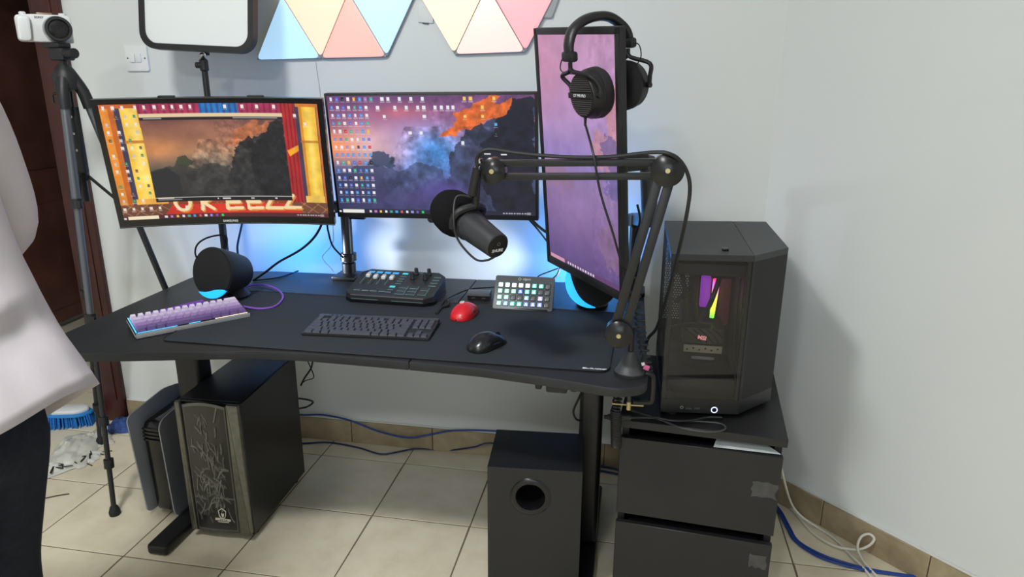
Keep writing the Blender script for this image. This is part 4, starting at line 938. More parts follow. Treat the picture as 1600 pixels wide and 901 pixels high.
# ================================================================== CABINET
cab_o = thing('drawer_cabinet', 'black brown two-drawer bedside cabinet under the glass computer', 'cabinet', (0.193, 1.65, 0), (0, 0, R(-4.9)))
CABM = pm('black brown veneer', (25, 25, 26), 0.5, var=(10, 0.15)); CABD = pm('cabinet inside', (18, 18, 18), 0.7)
CW, CDp, CH = 0.412, 0.47, 0.55
MB().box((0, CDp/2, CH-0.011), (CW, CDp, 0.022), 0.0015, 1).build('top', CABM, cab_o)
for s in (-1, 1): MB().box((s*(CW/2-0.017), CDp/2+0.012, (CH-0.022)/2), (0.018, CDp-0.028, CH-0.022), 0.001, 1).build('side_panel', CABM, cab_o)
MB().box((0, CDp-0.008, (CH-0.022)/2+0.01), (CW-0.052, 0.008, CH-0.05)).build('back_panel', CABD, cab_o)
MB().box((0, CDp/2+0.03, 0.02), (CW-0.052, CDp-0.09, 0.016)).build('bottom_panel', CABD, cab_o)
for z0, z1 in ((0.275, 0.500), (0.022, 0.247)):
    dr = MB().box((0, 0.009, (z0+z1)/2), (CW-0.012, 0.017, z1-z0), 0.0015, 1).build('drawer', CABM, cab_o)
    MB().box((0, 0.225, (z0+z1)/2-0.01), (CW-0.07, 0.40, z1-z0-0.05)).build('drawer_box', CABD, dr)
TAPE = pm('worn tape', (66, 66, 66), 0.4, var=(40, 0.25))
def patch(name, x, z, w_, h_, seed):
    rg = random.Random(seed); pl = []
    for (ax_, az, n) in ((-1, -1, 5), (1, -1, 3), (1, 1, 5), (-1, 1, 3)):
        pass
    xs = [-1, -.6, -.2, .2, .6, 1]
    pl = [(a*w_/2, -h_/2+rg.uniform(-.12, .12)*h_) for a in xs]+[(w_/2+rg.uniform(-.1, .05)*w_, h_*k) for k in (-.2, .2)]+[(a*w_/2, h_/2+rg.uniform(-.10, .06)*h_) for a in reversed(xs)]+[(-w_/2+rg.uniform(-.06, .12)*w_, h_*k) for k in (.25, 0, -.25)]
    MB().prism(pl, -0.0006, 0.0006, 0, XZ).xf(Matrix.Translation((x, 0, z))).build(name, TAPE, cab_o)
patch('tape_remnant', 0.165, 0.405, 0.062, 0.042, 3); patch('tape_remnant', 0.170, 0.195, 0.042, 0.038, 8)
pp = thing('paper_sheet', 'white folded sheet of paper sticking out above the upper drawer', 'paper', (0.302, 1.648, 0.503), (0, 0, R(-4.9)))
PAPER = pm('white paper', (206, 214, 214), 0.7)
MB().prism([(-0.075, 0.0), (0.085, 0.004), (0.030, 0.06), (-0.060, 0.075)], -0.001, 0.0005).xf(Matrix.Rotation(R(10), 4, 'X')).build('sheet', PAPER, pp)
MB().prism([(-0.06, 0.004), (0.06, 0.007), (0.02, 0.045), (-0.05, 0.055)], 0.0015, 0.0025).xf(Matrix.Rotation(R(10), 4, 'X')).build('folded_flap', PAPER, pp)

# ================================================================== SUBWOOFER
sub = thing('subwoofer', 'black box subwoofer with a round bass port standing under the desk', 'subwoofer', (-0.232, 1.735, 0), (0, 0, R(4.4)))
SUBM = pm('subwoofer vinyl', (23, 24, 26), 0.5, var=(80, 0.1), bump=(300, 0.15))
def box_with_hole(w_, d_, z0, z1, hx, hz, r, n=32):
    x, y = w_/2, d_/2; m = MB()
    m.add([(-x, -y, z0), (x, -y, z0), (x, y, z0), (-x, y, z0), (-x, -y, z1), (x, -y, z1), (x, y, z1), (-x, y, z1)], [(0, 3, 2, 1), (4, 5, 6, 7), (1, 2, 6, 5), (2, 3, 7, 6), (3, 0, 4, 7)])
    inner = [(hx+r*math.cos(2*math.pi*i/n), -y, hz+r*math.sin(2*math.pi*i/n)) for i in range(n)]
    outer = []
    for i in range(n):
        a = 2*math.pi*i/n; c_, s_ = math.cos(a), math.sin(a)
        t = min(((x-hx) if c_ > 0 else (-x-hx))/c_ if abs(c_) > 1e-9 else 1e9, ((z1-hz) if s_ > 0 else (z0-hz))/s_ if abs(s_) > 1e-9 else 1e9)
        outer.append((hx+t*c_, -y, hz+t*s_))
    # snap the nearest outer points to the corners so that the front stays a full rectangle
    for cx_, cz_ in ((x, z1), (-x, z1), (-x, z0), (x, z0)):
        k = min(range(n), key=lambda i: abs(((math.atan2(cz_-hz, cx_-hx)-2*math.pi*i/n+math.pi) % (2*math.pi))-math.pi)); outer[k] = (cx_, -y, cz_)
    m.add(inner+outer, [(i, (i+1) % n, n+(i+1) % n, n+i) for i in range(n)])
    return m
box_with_hole(0.252, 0.208, 0.010, 0.402, -0.010, 0.318, 0.041).build('cabinet_box', SUBM, sub, smooth=False)
fz = 0.318
prt = MB().lathe([(0.0385, 0.0), (0.0400, -0.004), (0.0440, -0.0055), (0.0540, -0.0025), (0.0560, -0.0002)], (-0.010, -0.1035, fz), (0, 1, 0), 36, cap=False).build('port_ring', BLACKG, sub)
MB().lathe([(0.0395, -0.004), (0.034, 0.006), (0.0305, 0.03), (0.0305, 0.10), (0.001, 0.10)], (-0.010, -0.1035, fz), (0, 1, 0), 32, cap=False).build('port_tube', BLACKG, prt)
for sx in (-1, 1):
    for sy in (-1, 1): MB().cyl((sx*0.1, sy*0.08, 0.0), (sx*0.1, sy*0.08, 0.011), 0.012, seg=12).build('foot', RUBBER, sub)

# ================================================================== GLASS COMPUTER on the cabinet
ZP, ZT = CH+0.002, 0.985
PCx = Vector((0.235, 1.95, ZP))
pc = thing('computer_tower', 'black computer tower with a glass front and rainbow light on the cabinet', 'computer', PCx, group='computer towers')
FL, CHF, RT, BR_, BL_ = Vector((0.092, 1.700)), Vector((0.288, 1.722)), Vector((0.386, 1.828)), Vector((0.386, 2.172)), Vector((0.088, 2.125))
ML_ = Vector((0.288, 2.160))
def pl(v): return (v.x-PCx.x, v.y-PCx.y)
PCM = pm('tower black', (21, 22, 25), 0.42, var=(60, 0.08)); PCL = pm('tower lid', (40, 42, 45), 0.5); PCL2 = pm('tower front lid', (52, 54, 57), 0.5)
H = ZT-ZP
MB().prism([pl(FL), pl(CHF), pl(RT), pl(BR_), pl(BL_)], 0.012, 0.050, 0.001).build('base', PCM, pc, smooth=False)
for q in (FL+Vector((.03, .03)), CHF+Vector((-.01, .04)), BR_-Vector((.04, .04)), BL_+Vector((.04, -.04))): MB().cyl((q.x-PCx.x, q.y-PCx.y, 0), (q.x-PCx.x, q.y-PCx.y, 0.013), 0.014, seg=14).build('foot', RUBBER, pc)
MB().prism([pl(FL), pl(CHF), pl(ML_), pl(BL_)], H-0.016, H, 0.001).build('lid', PCL, pc, smooth=False)
MB().prism([pl(CHF+Vector((0.0008, 0))), pl(RT), pl(BR_), pl(ML_+Vector((0.0008, 0)))], H-0.016, H, 0.001).build('front_lid', PCL2, pc, smooth=False)
bt = P(1133, 391, z=ZT); MB().box((bt.x-PCx.x, bt.y-PCx.y, H+0.003), (0.016, 0.012, 0.006), 0.001).build('lid_catch', BLACKG, pc)
def post(v, wd=0.010): MB().box((v[0], v[1], H/2+0.017), (wd, wd, H-0.066), 0.001, 1).build('frame_post', PCM, pc)
post((pl(FL)[0]+0.006, pl(FL)[1]+0.008)); post((pl(CHF)[0]-0.006, pl(CHF)[1]+0.008), 0.012); post((pl(BL_)[0]+0.006, pl(BL_)[1]-0.006)); post((pl(BR_)[0]-0.006, pl(BR_)[1]-0.007)); post((pl(RT)[0]-0.008, pl(RT)[1]+0.004))
GLS = glass('tinted glass', (0.78, 0.78, 0.80), 0.035); GLC = glass('clear glass', (0.8, 0.82, 0.84), 0.12)
def panel(name, a, b, th, mat, z0=0.050, z1=None, inset=0.0):
    a, b = Vector(pl(a)), Vector(pl(b)); d = (b-a).normalized(); n = Vector((-d.y, d.x))*th
    a = a+d*inset; b = b-d*inset
    return MB().prism([tuple(a), tuple(b), tuple(b+n), tuple(a+n)], z0, (H-0.016) if z1 is None else z1).build(name, mat, pc, smooth=False)
panel('glass_front', FL, CHF, 0.004, GLS, inset=0.001)
MESHM = pm('fine mesh black', (24, 25, 27), 0.6, bump=(1500, 0.5))
panel('mesh_panel', CHF, RT, 0.008, MESHM, inset=0.001)
panel('mesh_trim', CHF+Vector((-0.0008, -0.0008)), CHF+Vector((0.006, 0.0052)), 0.004, PCM)
panel('side_panel', RT, BR_, 0.004, PCM, inset=0.0005)
panel('glass_side', BL_, FL, 0.003, GLC, inset=0.006)
# rear panel with hexagonal ventilation holes
def vent(name, x0, x1, z0, z1, y, cell, parent):
    m = MB(); nx = int((x1-x0)/cell); nz = int((z1-z0)/cell)
    for i in range(nx):
        for j in range(nz):
            cx_ = x0+(i+0.5+0.5*(j % 2))*cell; cz = z0+(j+0.5)*cell; h_ = cell/2; r_ = cell*0.36
            o_ = [(cx_+h_*a, y, cz+h_*b) for a, b in ((1, 0), (1, 1), (0, 1), (-1, 1), (-1, 0), (-1, -1), (0, -1), (1, -1))]
            q_ = [(cx_+r_*math.cos(math.pi*k/4), y, cz+r_*math.sin(math.pi*k/4)) for k in range(8)]
            m.add(o_+q_, [(k, (k+1) % 8, 8+(k+1) % 8, 8+k) for k in range(8)])
    o = m.build(name, PCM, parent, smooth=False); o['kind'] = 'stuff'; return o
yb = pl(BL_)[1]+0.004
vent('vent_grille', pl(BL_)[0]+0.012, pl(BL_)[0]+0.105, 0.125, H-0.03, yb, 0.0075, pc)
MB().box((pl(BL_)[0]+0.205, yb+0.012, H/2+0.01), (0.19, 0.003, H-0.07), rot=(0, 0, R(9))).build('rear_panel', PCM, pc)
MB().box((pl(BL_)[0]+0.06, yb, 0.088), (0.10, 0.003, 0.075)).build('rear_panel', PCM, pc)
# inside: motherboard tray, board, cooler block, memory, graphics card, cables
ix, iy = pl(FL)
INN = pm('interior black', (24, 24, 26), 0.5); BRDM = pm('circuit board', (34, 32, 34), 0.5, var=(60, 0.4))
tray = MB().box((ix+0.185, iy+0.24, H/2+0.02), (0.004, 0.38, H-0.08)).build('motherboard_tray', INN, pc)
MB().box((ix+0.180, iy+0.22, H*0.62), (0.003, 0.24, 0.24)).build('motherboard', BRDM, tray)
MB().box((ix+0.12, iy+0.30, H*0.66), (0.10, 0.004, 0.20)).build('rear_board', BRDM, tray)
def rgb_mat():
    m = bpy.data.materials.new('rainbow light bar'); m.use_nodes = True; nt = m.node_tree; b = nt.nodes['Principled BSDF']
    tc = nt.nodes.new('ShaderNodeTexCoord'); sp_ = nt.nodes.new('ShaderNodeSeparateXYZ'); r = nt.nodes.new('ShaderNodeValToRGB')
    nt.links.new(tc.outputs['Generated'], sp_.inputs[0]); nt.links.new(sp_.outputs['Z'], r.inputs[0]); nt.links.new(r.outputs[0], b.inputs['Emission Color'])
    e = r.color_ramp.elements; e[0].position = 0.0; e[0].color = (*lin((40, 190, 40)), 1); e[1].position = 1.0; e[1].color = (*lin((230, 40, 90)), 1)
    for p_, c_ in ((0.22, (200, 235, 40)), (0.5, (255, 225, 60)), (0.72, (255, 130, 180)), (0.86, (220, 90, 220))): x_ = e.new(p_); x_.color = (*lin(c_), 1)
    b.inputs['Emission Strength'].default_value = 3.0; return m
pa, pb = P(1112, 496, y=FL.y+0.14), P(1120, 436, y=FL.y+0.14)
m = MB(); c_ = PCx
m.tube([pa-c_, (pa+pb)/2-c_, pb-c_], [0.0060, 0.0095], 8, 0).build('memory_light_bar', rgb_mat(), pc)
PURG = pm('purple fan glow', (90, 30, 120), 0.4, emit=((150, 50, 190), 0.9)); 
pq = P(1102, 455, y=FL.y+0.2)-c_
MB().box(pq, (0.026, 0.02, 0.085), 0.003).build('memory_module', PURG, pc)
pq = P(1131, 470, y=FL.y+0.2)-c_
MB().box(pq, (0.03, 0.02, 0.13), 0.003).build('memory_module', pm('dim red module', (70, 26, 34), 0.4, emit=((120, 40, 60), 0.15)), pc)
GPUM = pm('graphics card shroud', (44, 36, 36), 0.4)
g0 = P(1099, 523, y=FL.y+0.10)-c_
gp = MB().box(g0+Vector((0, 0.11, 0)), (0.105, 0.24, 0.046), 0.006).build('graphics_card', GPUM, pc)
for k in range(5): MB().tube([g0+Vector((-0.05+k*0.018, -0.0105, 0.020)), g0+Vector((-0.03+k*0.018, -0.0115, 0.004)), g0+Vector((-0.005+k*0.014, -0.0105, -0.016))], 0.0016, 6, 4).build('shroud_rib', BLACKG, gp)
text('graphics_lettering', 'MSI', 0.015, pm('pink lit print', (230, 150, 150), 0.4, emit=((240, 160, 160), 0.7)), gp, g0+Vector((-0.004, -0.0125, -0.004)), (R(90), R(10), 0), bold=0.0006)
g1 = P(1098, 545, y=FL.y+0.09)-c_
bk = MB().box(g1, (0.098, 0.004, 0.020), 0.0008).build('support_bracket', pm('cream metal', (150, 144, 120), 0.5), gp)
for k in range(6): MB().cyl(g1+Vector((-0.04+k*0.0155, -0.0026, -0.002+0.004*(k % 2))), g1+Vector((-0.04+k*0.0155, -0.001, -0.002+0.004*(k % 2))), 0.0028, seg=8).build('slot', BLACK, bk)
g2 = P(1098, 559, y=FL.y+0.08)-c_
MB().prism(rrect(0.058, 0.008, 0.003), -0.001, 0.001, 0, XZ).xf(Matrix.Translation(g2)).build('bracket_plate', GREY, bk)
MB().box((ix+0.10, iy+0.23, 0.075), (0.185, 0.38, 0.045), 0.002).build('power_supply_shroud', INN, pc)
MB().box((ix+0.03, iy+0.29, H-0.055), (0.05, 0.06, 0.06), 0.005).build('top_fan', INN, pc)
MB().box((ix+0.1, iy+0.22, H-0.045), (0.18, 0.36, 0.03), 0.003).build('radiator', INN, pc)
for (a, b, c2) in (((1064, 420), (1072, 470), (1066, 520)), ((1126, 428), (1108, 478), (1082, 512)), ((1090, 425), (1085, 470), (1090, 510)), ((1050, 512), (1075, 505), (1110, 508)), ((1056, 470), (1068, 462), (1080, 455))):
    MB().tube([P(*a, y=FL.y+0.12)-c_, P(*b, y=FL.y+0.09)-c_, P(*c2, y=FL.y+0.10)-c_], 0.0065, 8, 6).build('inner_cable', BLACK, pc)
# front io on the base
n_ = Vector((CHF-FL)).normalized(); nf = Vector((n_.y, -n_.x, 0))
def base_pt(px, py):
    d = P(px, py, z=0.6)-Vector(CAM_POS); o_ = Vector(CAM_POS); q0 = Vector((FL.x, FL.y, 0)); t_ = (q0-o_).dot(nf)/d.dot(nf); return o_+d*t_-c_
pb_ = base_pt(1116, 640)
MB().lathe([(0.0085, 0), (0.0085, 0.0012), (0.0062, 0.0012), (0.0062, 0)], pb_, nf, 24, cap=False).build('power_ring', pm('white blue ring', (220, 225, 250), 0.4, emit=((215, 222, 255), 1.0)), pc)
MB().lathe([(0.006, -0.001), (0.006, 0.0008), (0.001, 0.0009)], pb_, nf, 20).build('power_button', BLACKG, pc)
pj = base_pt(1065, 636); MB().lathe([(0.0042, 0), (0.0042, 0.001), (0.0026, 0.001), (0.0026, 0)], pj, nf, 16, cap=False).build('audio_jack', STEEL, pc)
for px_ in (1076, 1089): MB().box(base_pt(px_, 638), (0.014, 0.002, 0.005), 0.0006, rot=(0, 0, math.atan2(n_.y, n_.x))).build('usb_port', DGREY, pc)

# ================================================================== EMBOSSED TOWER under the desk
tw = thing('computer_tower', 'black tower under the desk with silver front strips and film-covered panel', 'computer', (-1.222, 1.90, 0), (0, 0, R(2)), 'computer towers')
TWB = pm('tower side black', (20, 21, 23), 0.35, var=(30, 0.15)); SLV = pm('brushed champagne metal', (128, 126, 116), 0.38, 0.75, var=(60, 0.15))
MB().box((0, 0.005, 0.242), (0.200, 0.375, 0.450), 0.003, 1).build('chassis', TWB, tw)
MB().box((0, 0.005, 0.4685), (0.192, 0.36, 0.004), 0.002).build('top_panel', BLACK, tw)
for sx in (-1, 1):
    for sy in (-0.14, 0.15): MB().cyl((sx*0.075, sy, 0), (sx*0.075, sy, 0.018), 0.014, seg=14).build('foot', RUBBER, tw)
fy = -0.184
MB().prism(round_poly([(0.060, 0.03), (0.100, 0.03), (0.100, 0.468), (0.062, 0.468)], 0.004), fy-0.016, fy, 0.005, XZ).build('silver_strip', SLV, tw)
MB().prism(round_poly([(-0.100, 0.03), (-0.082, 0.03), (-0.084, 0.468), (-0.100, 0.468)], 0.003), fy-0.016, fy, 0.004, XZ).build('silver_strip', SLV, tw)
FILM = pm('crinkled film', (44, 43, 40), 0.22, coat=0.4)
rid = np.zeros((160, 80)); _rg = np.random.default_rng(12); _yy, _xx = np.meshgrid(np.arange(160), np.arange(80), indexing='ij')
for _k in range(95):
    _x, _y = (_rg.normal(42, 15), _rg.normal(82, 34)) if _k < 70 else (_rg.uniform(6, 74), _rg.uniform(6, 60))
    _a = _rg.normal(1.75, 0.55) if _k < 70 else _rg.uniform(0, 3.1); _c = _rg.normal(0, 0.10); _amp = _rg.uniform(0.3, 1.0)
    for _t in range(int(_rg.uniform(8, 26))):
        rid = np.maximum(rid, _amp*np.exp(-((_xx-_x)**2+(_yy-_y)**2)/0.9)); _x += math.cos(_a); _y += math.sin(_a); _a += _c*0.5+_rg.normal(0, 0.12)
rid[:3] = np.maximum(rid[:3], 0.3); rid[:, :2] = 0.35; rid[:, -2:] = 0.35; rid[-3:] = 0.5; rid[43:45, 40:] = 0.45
def film(u, v):
    x = -0.078+0.134*u; z = 0.032+0.426*v+0.012*(1-(2*u-1)**2)*v
    env = min(1, 6*min(u, 1-u))*min(1, 6*min(v, 1-v)); i, j = min(159, int(v*159)), min(79, int(u*79))
    return (x, fy-0.010-0.004*(1-(2*u-1)**2)-0.0026*rid[i, j]*env, z)
MB().box((-0.011, fy-0.004, 0.245), (0.146, 0.010, 0.43), 0.001).build('front_panel', BLACK, tw)
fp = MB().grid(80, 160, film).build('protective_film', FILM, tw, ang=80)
ca_ = fp.data.color_attributes.new('crease_highlight', 'FLOAT_COLOR', 'POINT')
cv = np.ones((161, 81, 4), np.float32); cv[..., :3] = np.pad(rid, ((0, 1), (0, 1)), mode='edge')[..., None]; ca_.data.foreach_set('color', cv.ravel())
_nt = FILM.node_tree; _at = _nt.nodes.new('ShaderNodeAttribute'); _at.attribute_name = 'crease_highlight'; _mx = _nt.nodes.new('ShaderNodeMix'); _mx.data_type = 'RGBA'
_mx.inputs[6].default_value = (*lin((36, 35, 33)), 1); _mx.inputs[7].default_value = (*lin((132, 130, 122)), 1)  # highlights on the film folds painted in as a paler colour
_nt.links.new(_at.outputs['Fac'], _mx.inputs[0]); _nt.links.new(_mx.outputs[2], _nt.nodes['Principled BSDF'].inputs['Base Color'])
RIDM = pm('film crease', (96, 95, 88), 0.3)
EMB = pm('cream print', (206, 200, 182), 0.5)
def ring2(pts, wd): 
    m = MB(); q = [Vector((a, fy-0.0182, b)) for a, b in pts]; return m.tube(q+[q[0]], wd, 6, 0)
ring2([(0.012, 0.118), (0.024, 0.108), (0.022, 0.092), (0.018, 0.084), (0.006, 0.084), (0.002, 0.092), (0.000, 0.108)], 0.0014).build('emblem_outline', EMB, tw)
MB().prism([(0.008, 0.100), (0.013, 0.098), (0.017, 0.101), (0.016, 0.089), (0.010, 0.088)], fy-0.0186, fy-0.0165, 0, XZ).build('emblem_face', EMB, tw)
MB().prism(round_poly([(-0.014, 0.0745), (0.037, 0.0725), (0.036, 0.080), (-0.013, 0.082)], 0.002), fy-0.0182, fy-0.0162, 0, XZ).build('emblem_bar', EMB, tw)
for k in range(4): MB().box((0.004+k*0.0065, fy-0.0184, 0.0772), (0.0042, 0.0008, 0.0022), rot=(0, R(2), 0)).build('emblem_mark', BLACK, tw)
MB().box((0.012, fy-0.017, 0.0685), (0.036, 0.001, 0.0022)).build('emblem_line', EMB, tw)

# ================================================================== GAME CONSOLE
ps = thing('game_console', 'upright black and white game console leaning beside the embossed tower', 'game console', (-1.462, 1.90, 0), (0, 0, R(-3)))
PSW = pm('console white shell', (150, 154, 162), 0.45); PSB = pm('console black core', (17, 17, 19), 0.16)
def plate(xs, flare, name):
    prof = round_poly([(-0.135, 0.012), (0.12, 0.012), (0.128, 0.375), (0.02, 0.392), (-0.155, 0.368)], [0.03, 0.05, 0.06, 0.02, 0.03], 5)
    m = MB(); n = len(prof)
    def bow(y, z): return flare*((z-0.18)/0.2)**2*0.018 + flare*(max(0, -y-0.04)/0.11)**2*0.006
    vs = [(xs+bow(y, z)-0.002*flare, y, z) for y, z in prof]+[(xs+bow(y, z)+0.0025*flare, y, z) for y, z in prof]
    cen = len(vs); cz = 0.19
    # radial rings so that the sheet really bows
    rings = []; K = 5; allv = []
    for side in (0, 1):
        for k in range(K+1):
            t = k/K
            for (y, z) in prof:
                yy, zz = y*t, cz+(z-cz)*t; allv.append((xs+bow(yy, zz)+(0.0025 if side else -0.002)*flare, yy, zz))
    fs = []
    for side in (0, 1):
        o = side*(K+1)*n
        for k in range(K):
            for i in range(n): fs.append((o+k*n+i, o+k*n+(i+1) % n, o+(k+1)*n+(i+1) % n, o+(k+1)*n+i))
    for i in range(n): fs.append((K*n+i, K*n+(i+1) % n, (K+1)*n+K*n+(i+1) % n, (K+1)*n+K*n+i))
    m.add(allv, fs).build(name, PSW, ps, ang=50)
plate(-0.041, -1, 'shell_plate'); plate(0.036, 1, 'shell_plate')
MB().prism(round_poly([(-0.115, 0.012), (0.115, 0.012), (0.12, 0.355), (-0.125, 0.340)], 0.03), -0.033, 0.029, 0.006, Matrix(((0, 0, 1, 0), (1, 0, 0, 0), (0, 1, 0, 0), (0, 0, 0, 1)))).build('core', PSB, ps)
for k in range(4): MB().box((-0.002, -0.123, 0.322-k*0.013), (0.058, 0.012, 0.006), 0.001).build('vent_fin', PSB, ps)
MB().lathe([(0.06, 0), (0.06, 0.008), (0.045, 0.013)], (-0.002, 0, 0), (0, 0, 1), 28).build('stand', PSB, ps)

# ================================================================== STUDIO LIGHT on a pole
sl = thing('studio_light', 'square studio light panel with a black rounded frame on a thin pole', 'studio light', (-1.405, 2.185, ZD))
o = Vector((-1.405, 2.185, ZD))
hz = P(312, 84, y=2.185).z-ZD
MB().lathe([(0.0125, 0.0), (0.0125, 0.42), (0.010, 0.425), (0.010, hz-0.03)], seg=16).build('pole', BLACKM, sl)
MB().box((0, 0.0, 0.006), (0.06, 0.07, 0.012), 0.003).build('base_plate', BLACKM, sl)
MB().box((0, 0.022, -0.03), (0.045, 0.010, 0.06), 0.003).build('clamp', BLACKM, sl)
MB().lathe([(0.010, hz-0.055), (0.014, hz-0.050), (0.014, hz-0.020), (0.008, hz-0.014)], seg=16).build('head_collar', BLACKM, sl)
MB().cyl((-0.024, -0.004, hz-0.035), (0.0, -0.004, hz-0.035), 0.010, seg=12).build('knob', BLACK, sl)
MB().sphere((0, 0, hz-0.004), 0.011).build('ball_joint', CHROME, sl)
PWc = P(309, 8, y=2.165)-o; fr = Matrix.Translation((PWc.x, PWc.y, hz+0.155)) @ Matrix.Rotation(R(2.5), 4, 'Y') @ Matrix.Rotation(R(-6), 4, 'X')
o_pts = rrect(0.392, 0.30, 0.055, 8); i_pts = rrect(0.356, 0.264, 0.042, 8); n = len(o_pts)
def frame_mb(o_p, i_p, y0, y1):
    m = MB(); n = len(o_p)
    vs = [(a, y0, b) for a, b in o_p]+[(a, y0, b) for a, b in i_p]+[(a, y1, b) for a, b in o_p]+[(a, y1, b) for a, b in i_p]
    fs = []
    for i in range(n):
        j = (i+1) % n; fs += [(i, j, n+j, n+i), (2*n+i, 3*n+i, 3*n+j, 2*n+j), (i, 2*n+i, 2*n+j, j), (n+i, n+j, 3*n+j, 3*n+i)]
    return m.add(vs, fs)
frame_mb(o_pts, i_pts, -0.014, 0.016).xf(fr).build('frame', BLACK, sl)
DIFF = pm('white diffuser', (222, 226, 226), 0.5)
MB().prism(rrect(0.358, 0.266, 0.042, 8), -0.008, 0.004, 0, XZ).xf(fr).build('diffuser', DIFF, sl)
MB().prism(rrect(0.36, 0.268, 0.045, 8), 0.005, 0.012, 0, XZ).xf(fr).build('back_plate', BLACK, sl)
MB().box((0, 0.012, hz+0.02), (0.03, 0.014, 0.05), 0.004).build('mount', BLACK, sl)

# ================================================================== TRIANGULAR LIGHT PANELS
YP = WB-0.004
def tri_panel(label, pts, col, lit=1.0):
    pts = [Vector(p_) for p_ in pts]; c = sum(pts, Vector())/3
    t = thing('triangle_lamp', label, 'wall lamp', (c.x, YP, c.z), group='triangular light panels')
    q = [((p_.x-c.x), (p_.z-c.z)) for p_ in pts]
    q1 = round_poly([(a*0.995, b*0.995) for a, b in q], 0.004, 3); q2 = round_poly([(a*0.975, b*0.975) for a, b in q], 0.020, 6)
    MB().prism(q1, -0.009, 0.0, 0.001, XZ).build('back_plate', pm('panel grey', (150, 154, 157), 0.5), t)
    mt = pm('panel %d %d %d' % col, tuple(int(v*0.9) for v in col), 0.4, emit=(col, lit)) if lit else pm('unlit panel', (170, 173, 175), 0.5)
    MB().prism(q2, -0.013, -0.009, 0.001, XZ).build('diffuser', mt, t)
A0, A1, A2 = P(403, 94, y=YP), P(503.5, 91.5, y=YP), P(606, 89, y=YP)
du = (A2-A0)/2; rot60 = Matrix.Rotation(R(-60), 3, 'Y'); up60 = rot60 @ du
if up60.z < 0: up60 = Matrix.Rotation(R(60), 3, 'Y') @ du
U0, U1, U2 = A0+up60, A0+du+up60, A0+du*2+up60
tri_panel('pale blue lit triangle panel at the lower left of the left cluster', (A0, A1, U0), (176, 216, 245), 0.85)
tri_panel('peach lit triangle pointing down between the blue and coral panels', (U0, U1, A1), (247, 208, 182), 0.85)
tri_panel('coral lit triangle panel in the left cluster', (A1, A2, U1), (246, 172, 160), 0.85)
tri_panel('pale blue lit triangle pointing down at the right end of the left cluster', (U1, U2, A2), (184, 220, 246), 0.85)
Bq0, Bq1 = P(711, 85.5, y=YP), P(822, 81.5, y=YP); dv = Bq1-Bq0; upv = Matrix.Rotation(R(-60), 3, 'Y') @ dv
if upv.z < 0: upv = Matrix.Rotation(R(60), 3, 'Y') @ dv
V0, V1, V2 = Bq0+upv-dv, Bq0+upv, Bq0+upv+dv
tri_panel('cream lit triangle pointing down at the left of the right cluster', (V0, V1, Bq0), (252, 222, 192), 0.85)
tri_panel('pale pink lit triangle panel in the middle of the right cluster', (Bq0, Bq1, V1), (244, 204, 196), 0.85)
tri_panel('rose lit triangle pointing down behind the upright monitor', (V1, V2, Bq1), (236, 164, 170), 0.85)
cpos = P(858, 12, y=YP)
t = thing('panel_controller', 'small grey controller piece attached beside the rose triangle panel', 'controller', cpos)
MB().prism(round_poly([(-0.045, -0.03), (0.010, -0.03), (0.032, 0.03), (0.032, 0.09), (-0.03, 0.09)], 0.004), -0.006, 0.0, 0.001, XZ).build('body', pm('controller grey', (168, 172, 174), 0.5), t)
wires = tag(MB().tube([P(493, 97, y=WB-0.004), P(496, 120, y=WB-0.003), P(500, 150, y=WB-0.003), P(506, 250, y=WB-0.003), P(520, 360, y=WB-0.003), P(515, 385, y=WB-0.004), P(503, 402, y=WB-0.003), P(517, 420, y=WB-0.004), P(520, 424, y=WB-0.004)], 0.0014, 6, 6).build('panel_wire', pm('white wire', (205, 208, 210), 0.5)), 'thin white wire running down the wall from the left light panel cluster', 'wire')

# ================================================================== TRIPOD WITH CAMERA
TC = Vector((-1.735, 1.945, 0))
tri = thing('tripod', 'silver and black camera tripod standing left of the desk', 'tripod', TC)
TSIL = pm('tripod grey tube', (104, 108, 114), 0.35, 0.6); TDK = pm('tripod dark tube', (44, 45, 47), 0.4, 0.3)
apex = P(102, 118, y=1.945)-TC
feet = [Vector((-1.641, 1.761, 0.0))-TC, Vector((-1.405, 2.12, 0.0))-TC, Vector((-2.02, 2.16, 0.0))-TC]
MB().lathe([(0.020, -0.045), (0.034, -0.04), (0.036, 0.0), (0.026, 0.018), (0.017, 0.03)], apex, (0, 0, 1), 20).build('crown', BLACK, tri)
MB().cyl(apex+Vector((0, 0, -0.38)), apex+Vector((0, 0, 0.045)), 0.0115).build('centre_column', TDK, tri)
MB().box(apex+Vector((0.01, -0.005, -0.19)), (0.03, 0.022, 0.20), 0.004).build('crank_housing', BLACK, tri)
for k in range(3): MB().cyl(apex+Vector((0.012, -0.018, -0.12-k*0.05)), apex+Vector((0.012, -0.012, -0.12-k*0.05)), 0.004, seg=8).build('bolt', STEEL, tri)
hub = apex+Vector((0, 0, -0.30)); MB().lathe([(0.018, -0.015), (0.018, 0.015)], hub, (0, 0, 1), 16).build('spreader_hub', BLACK, tri)
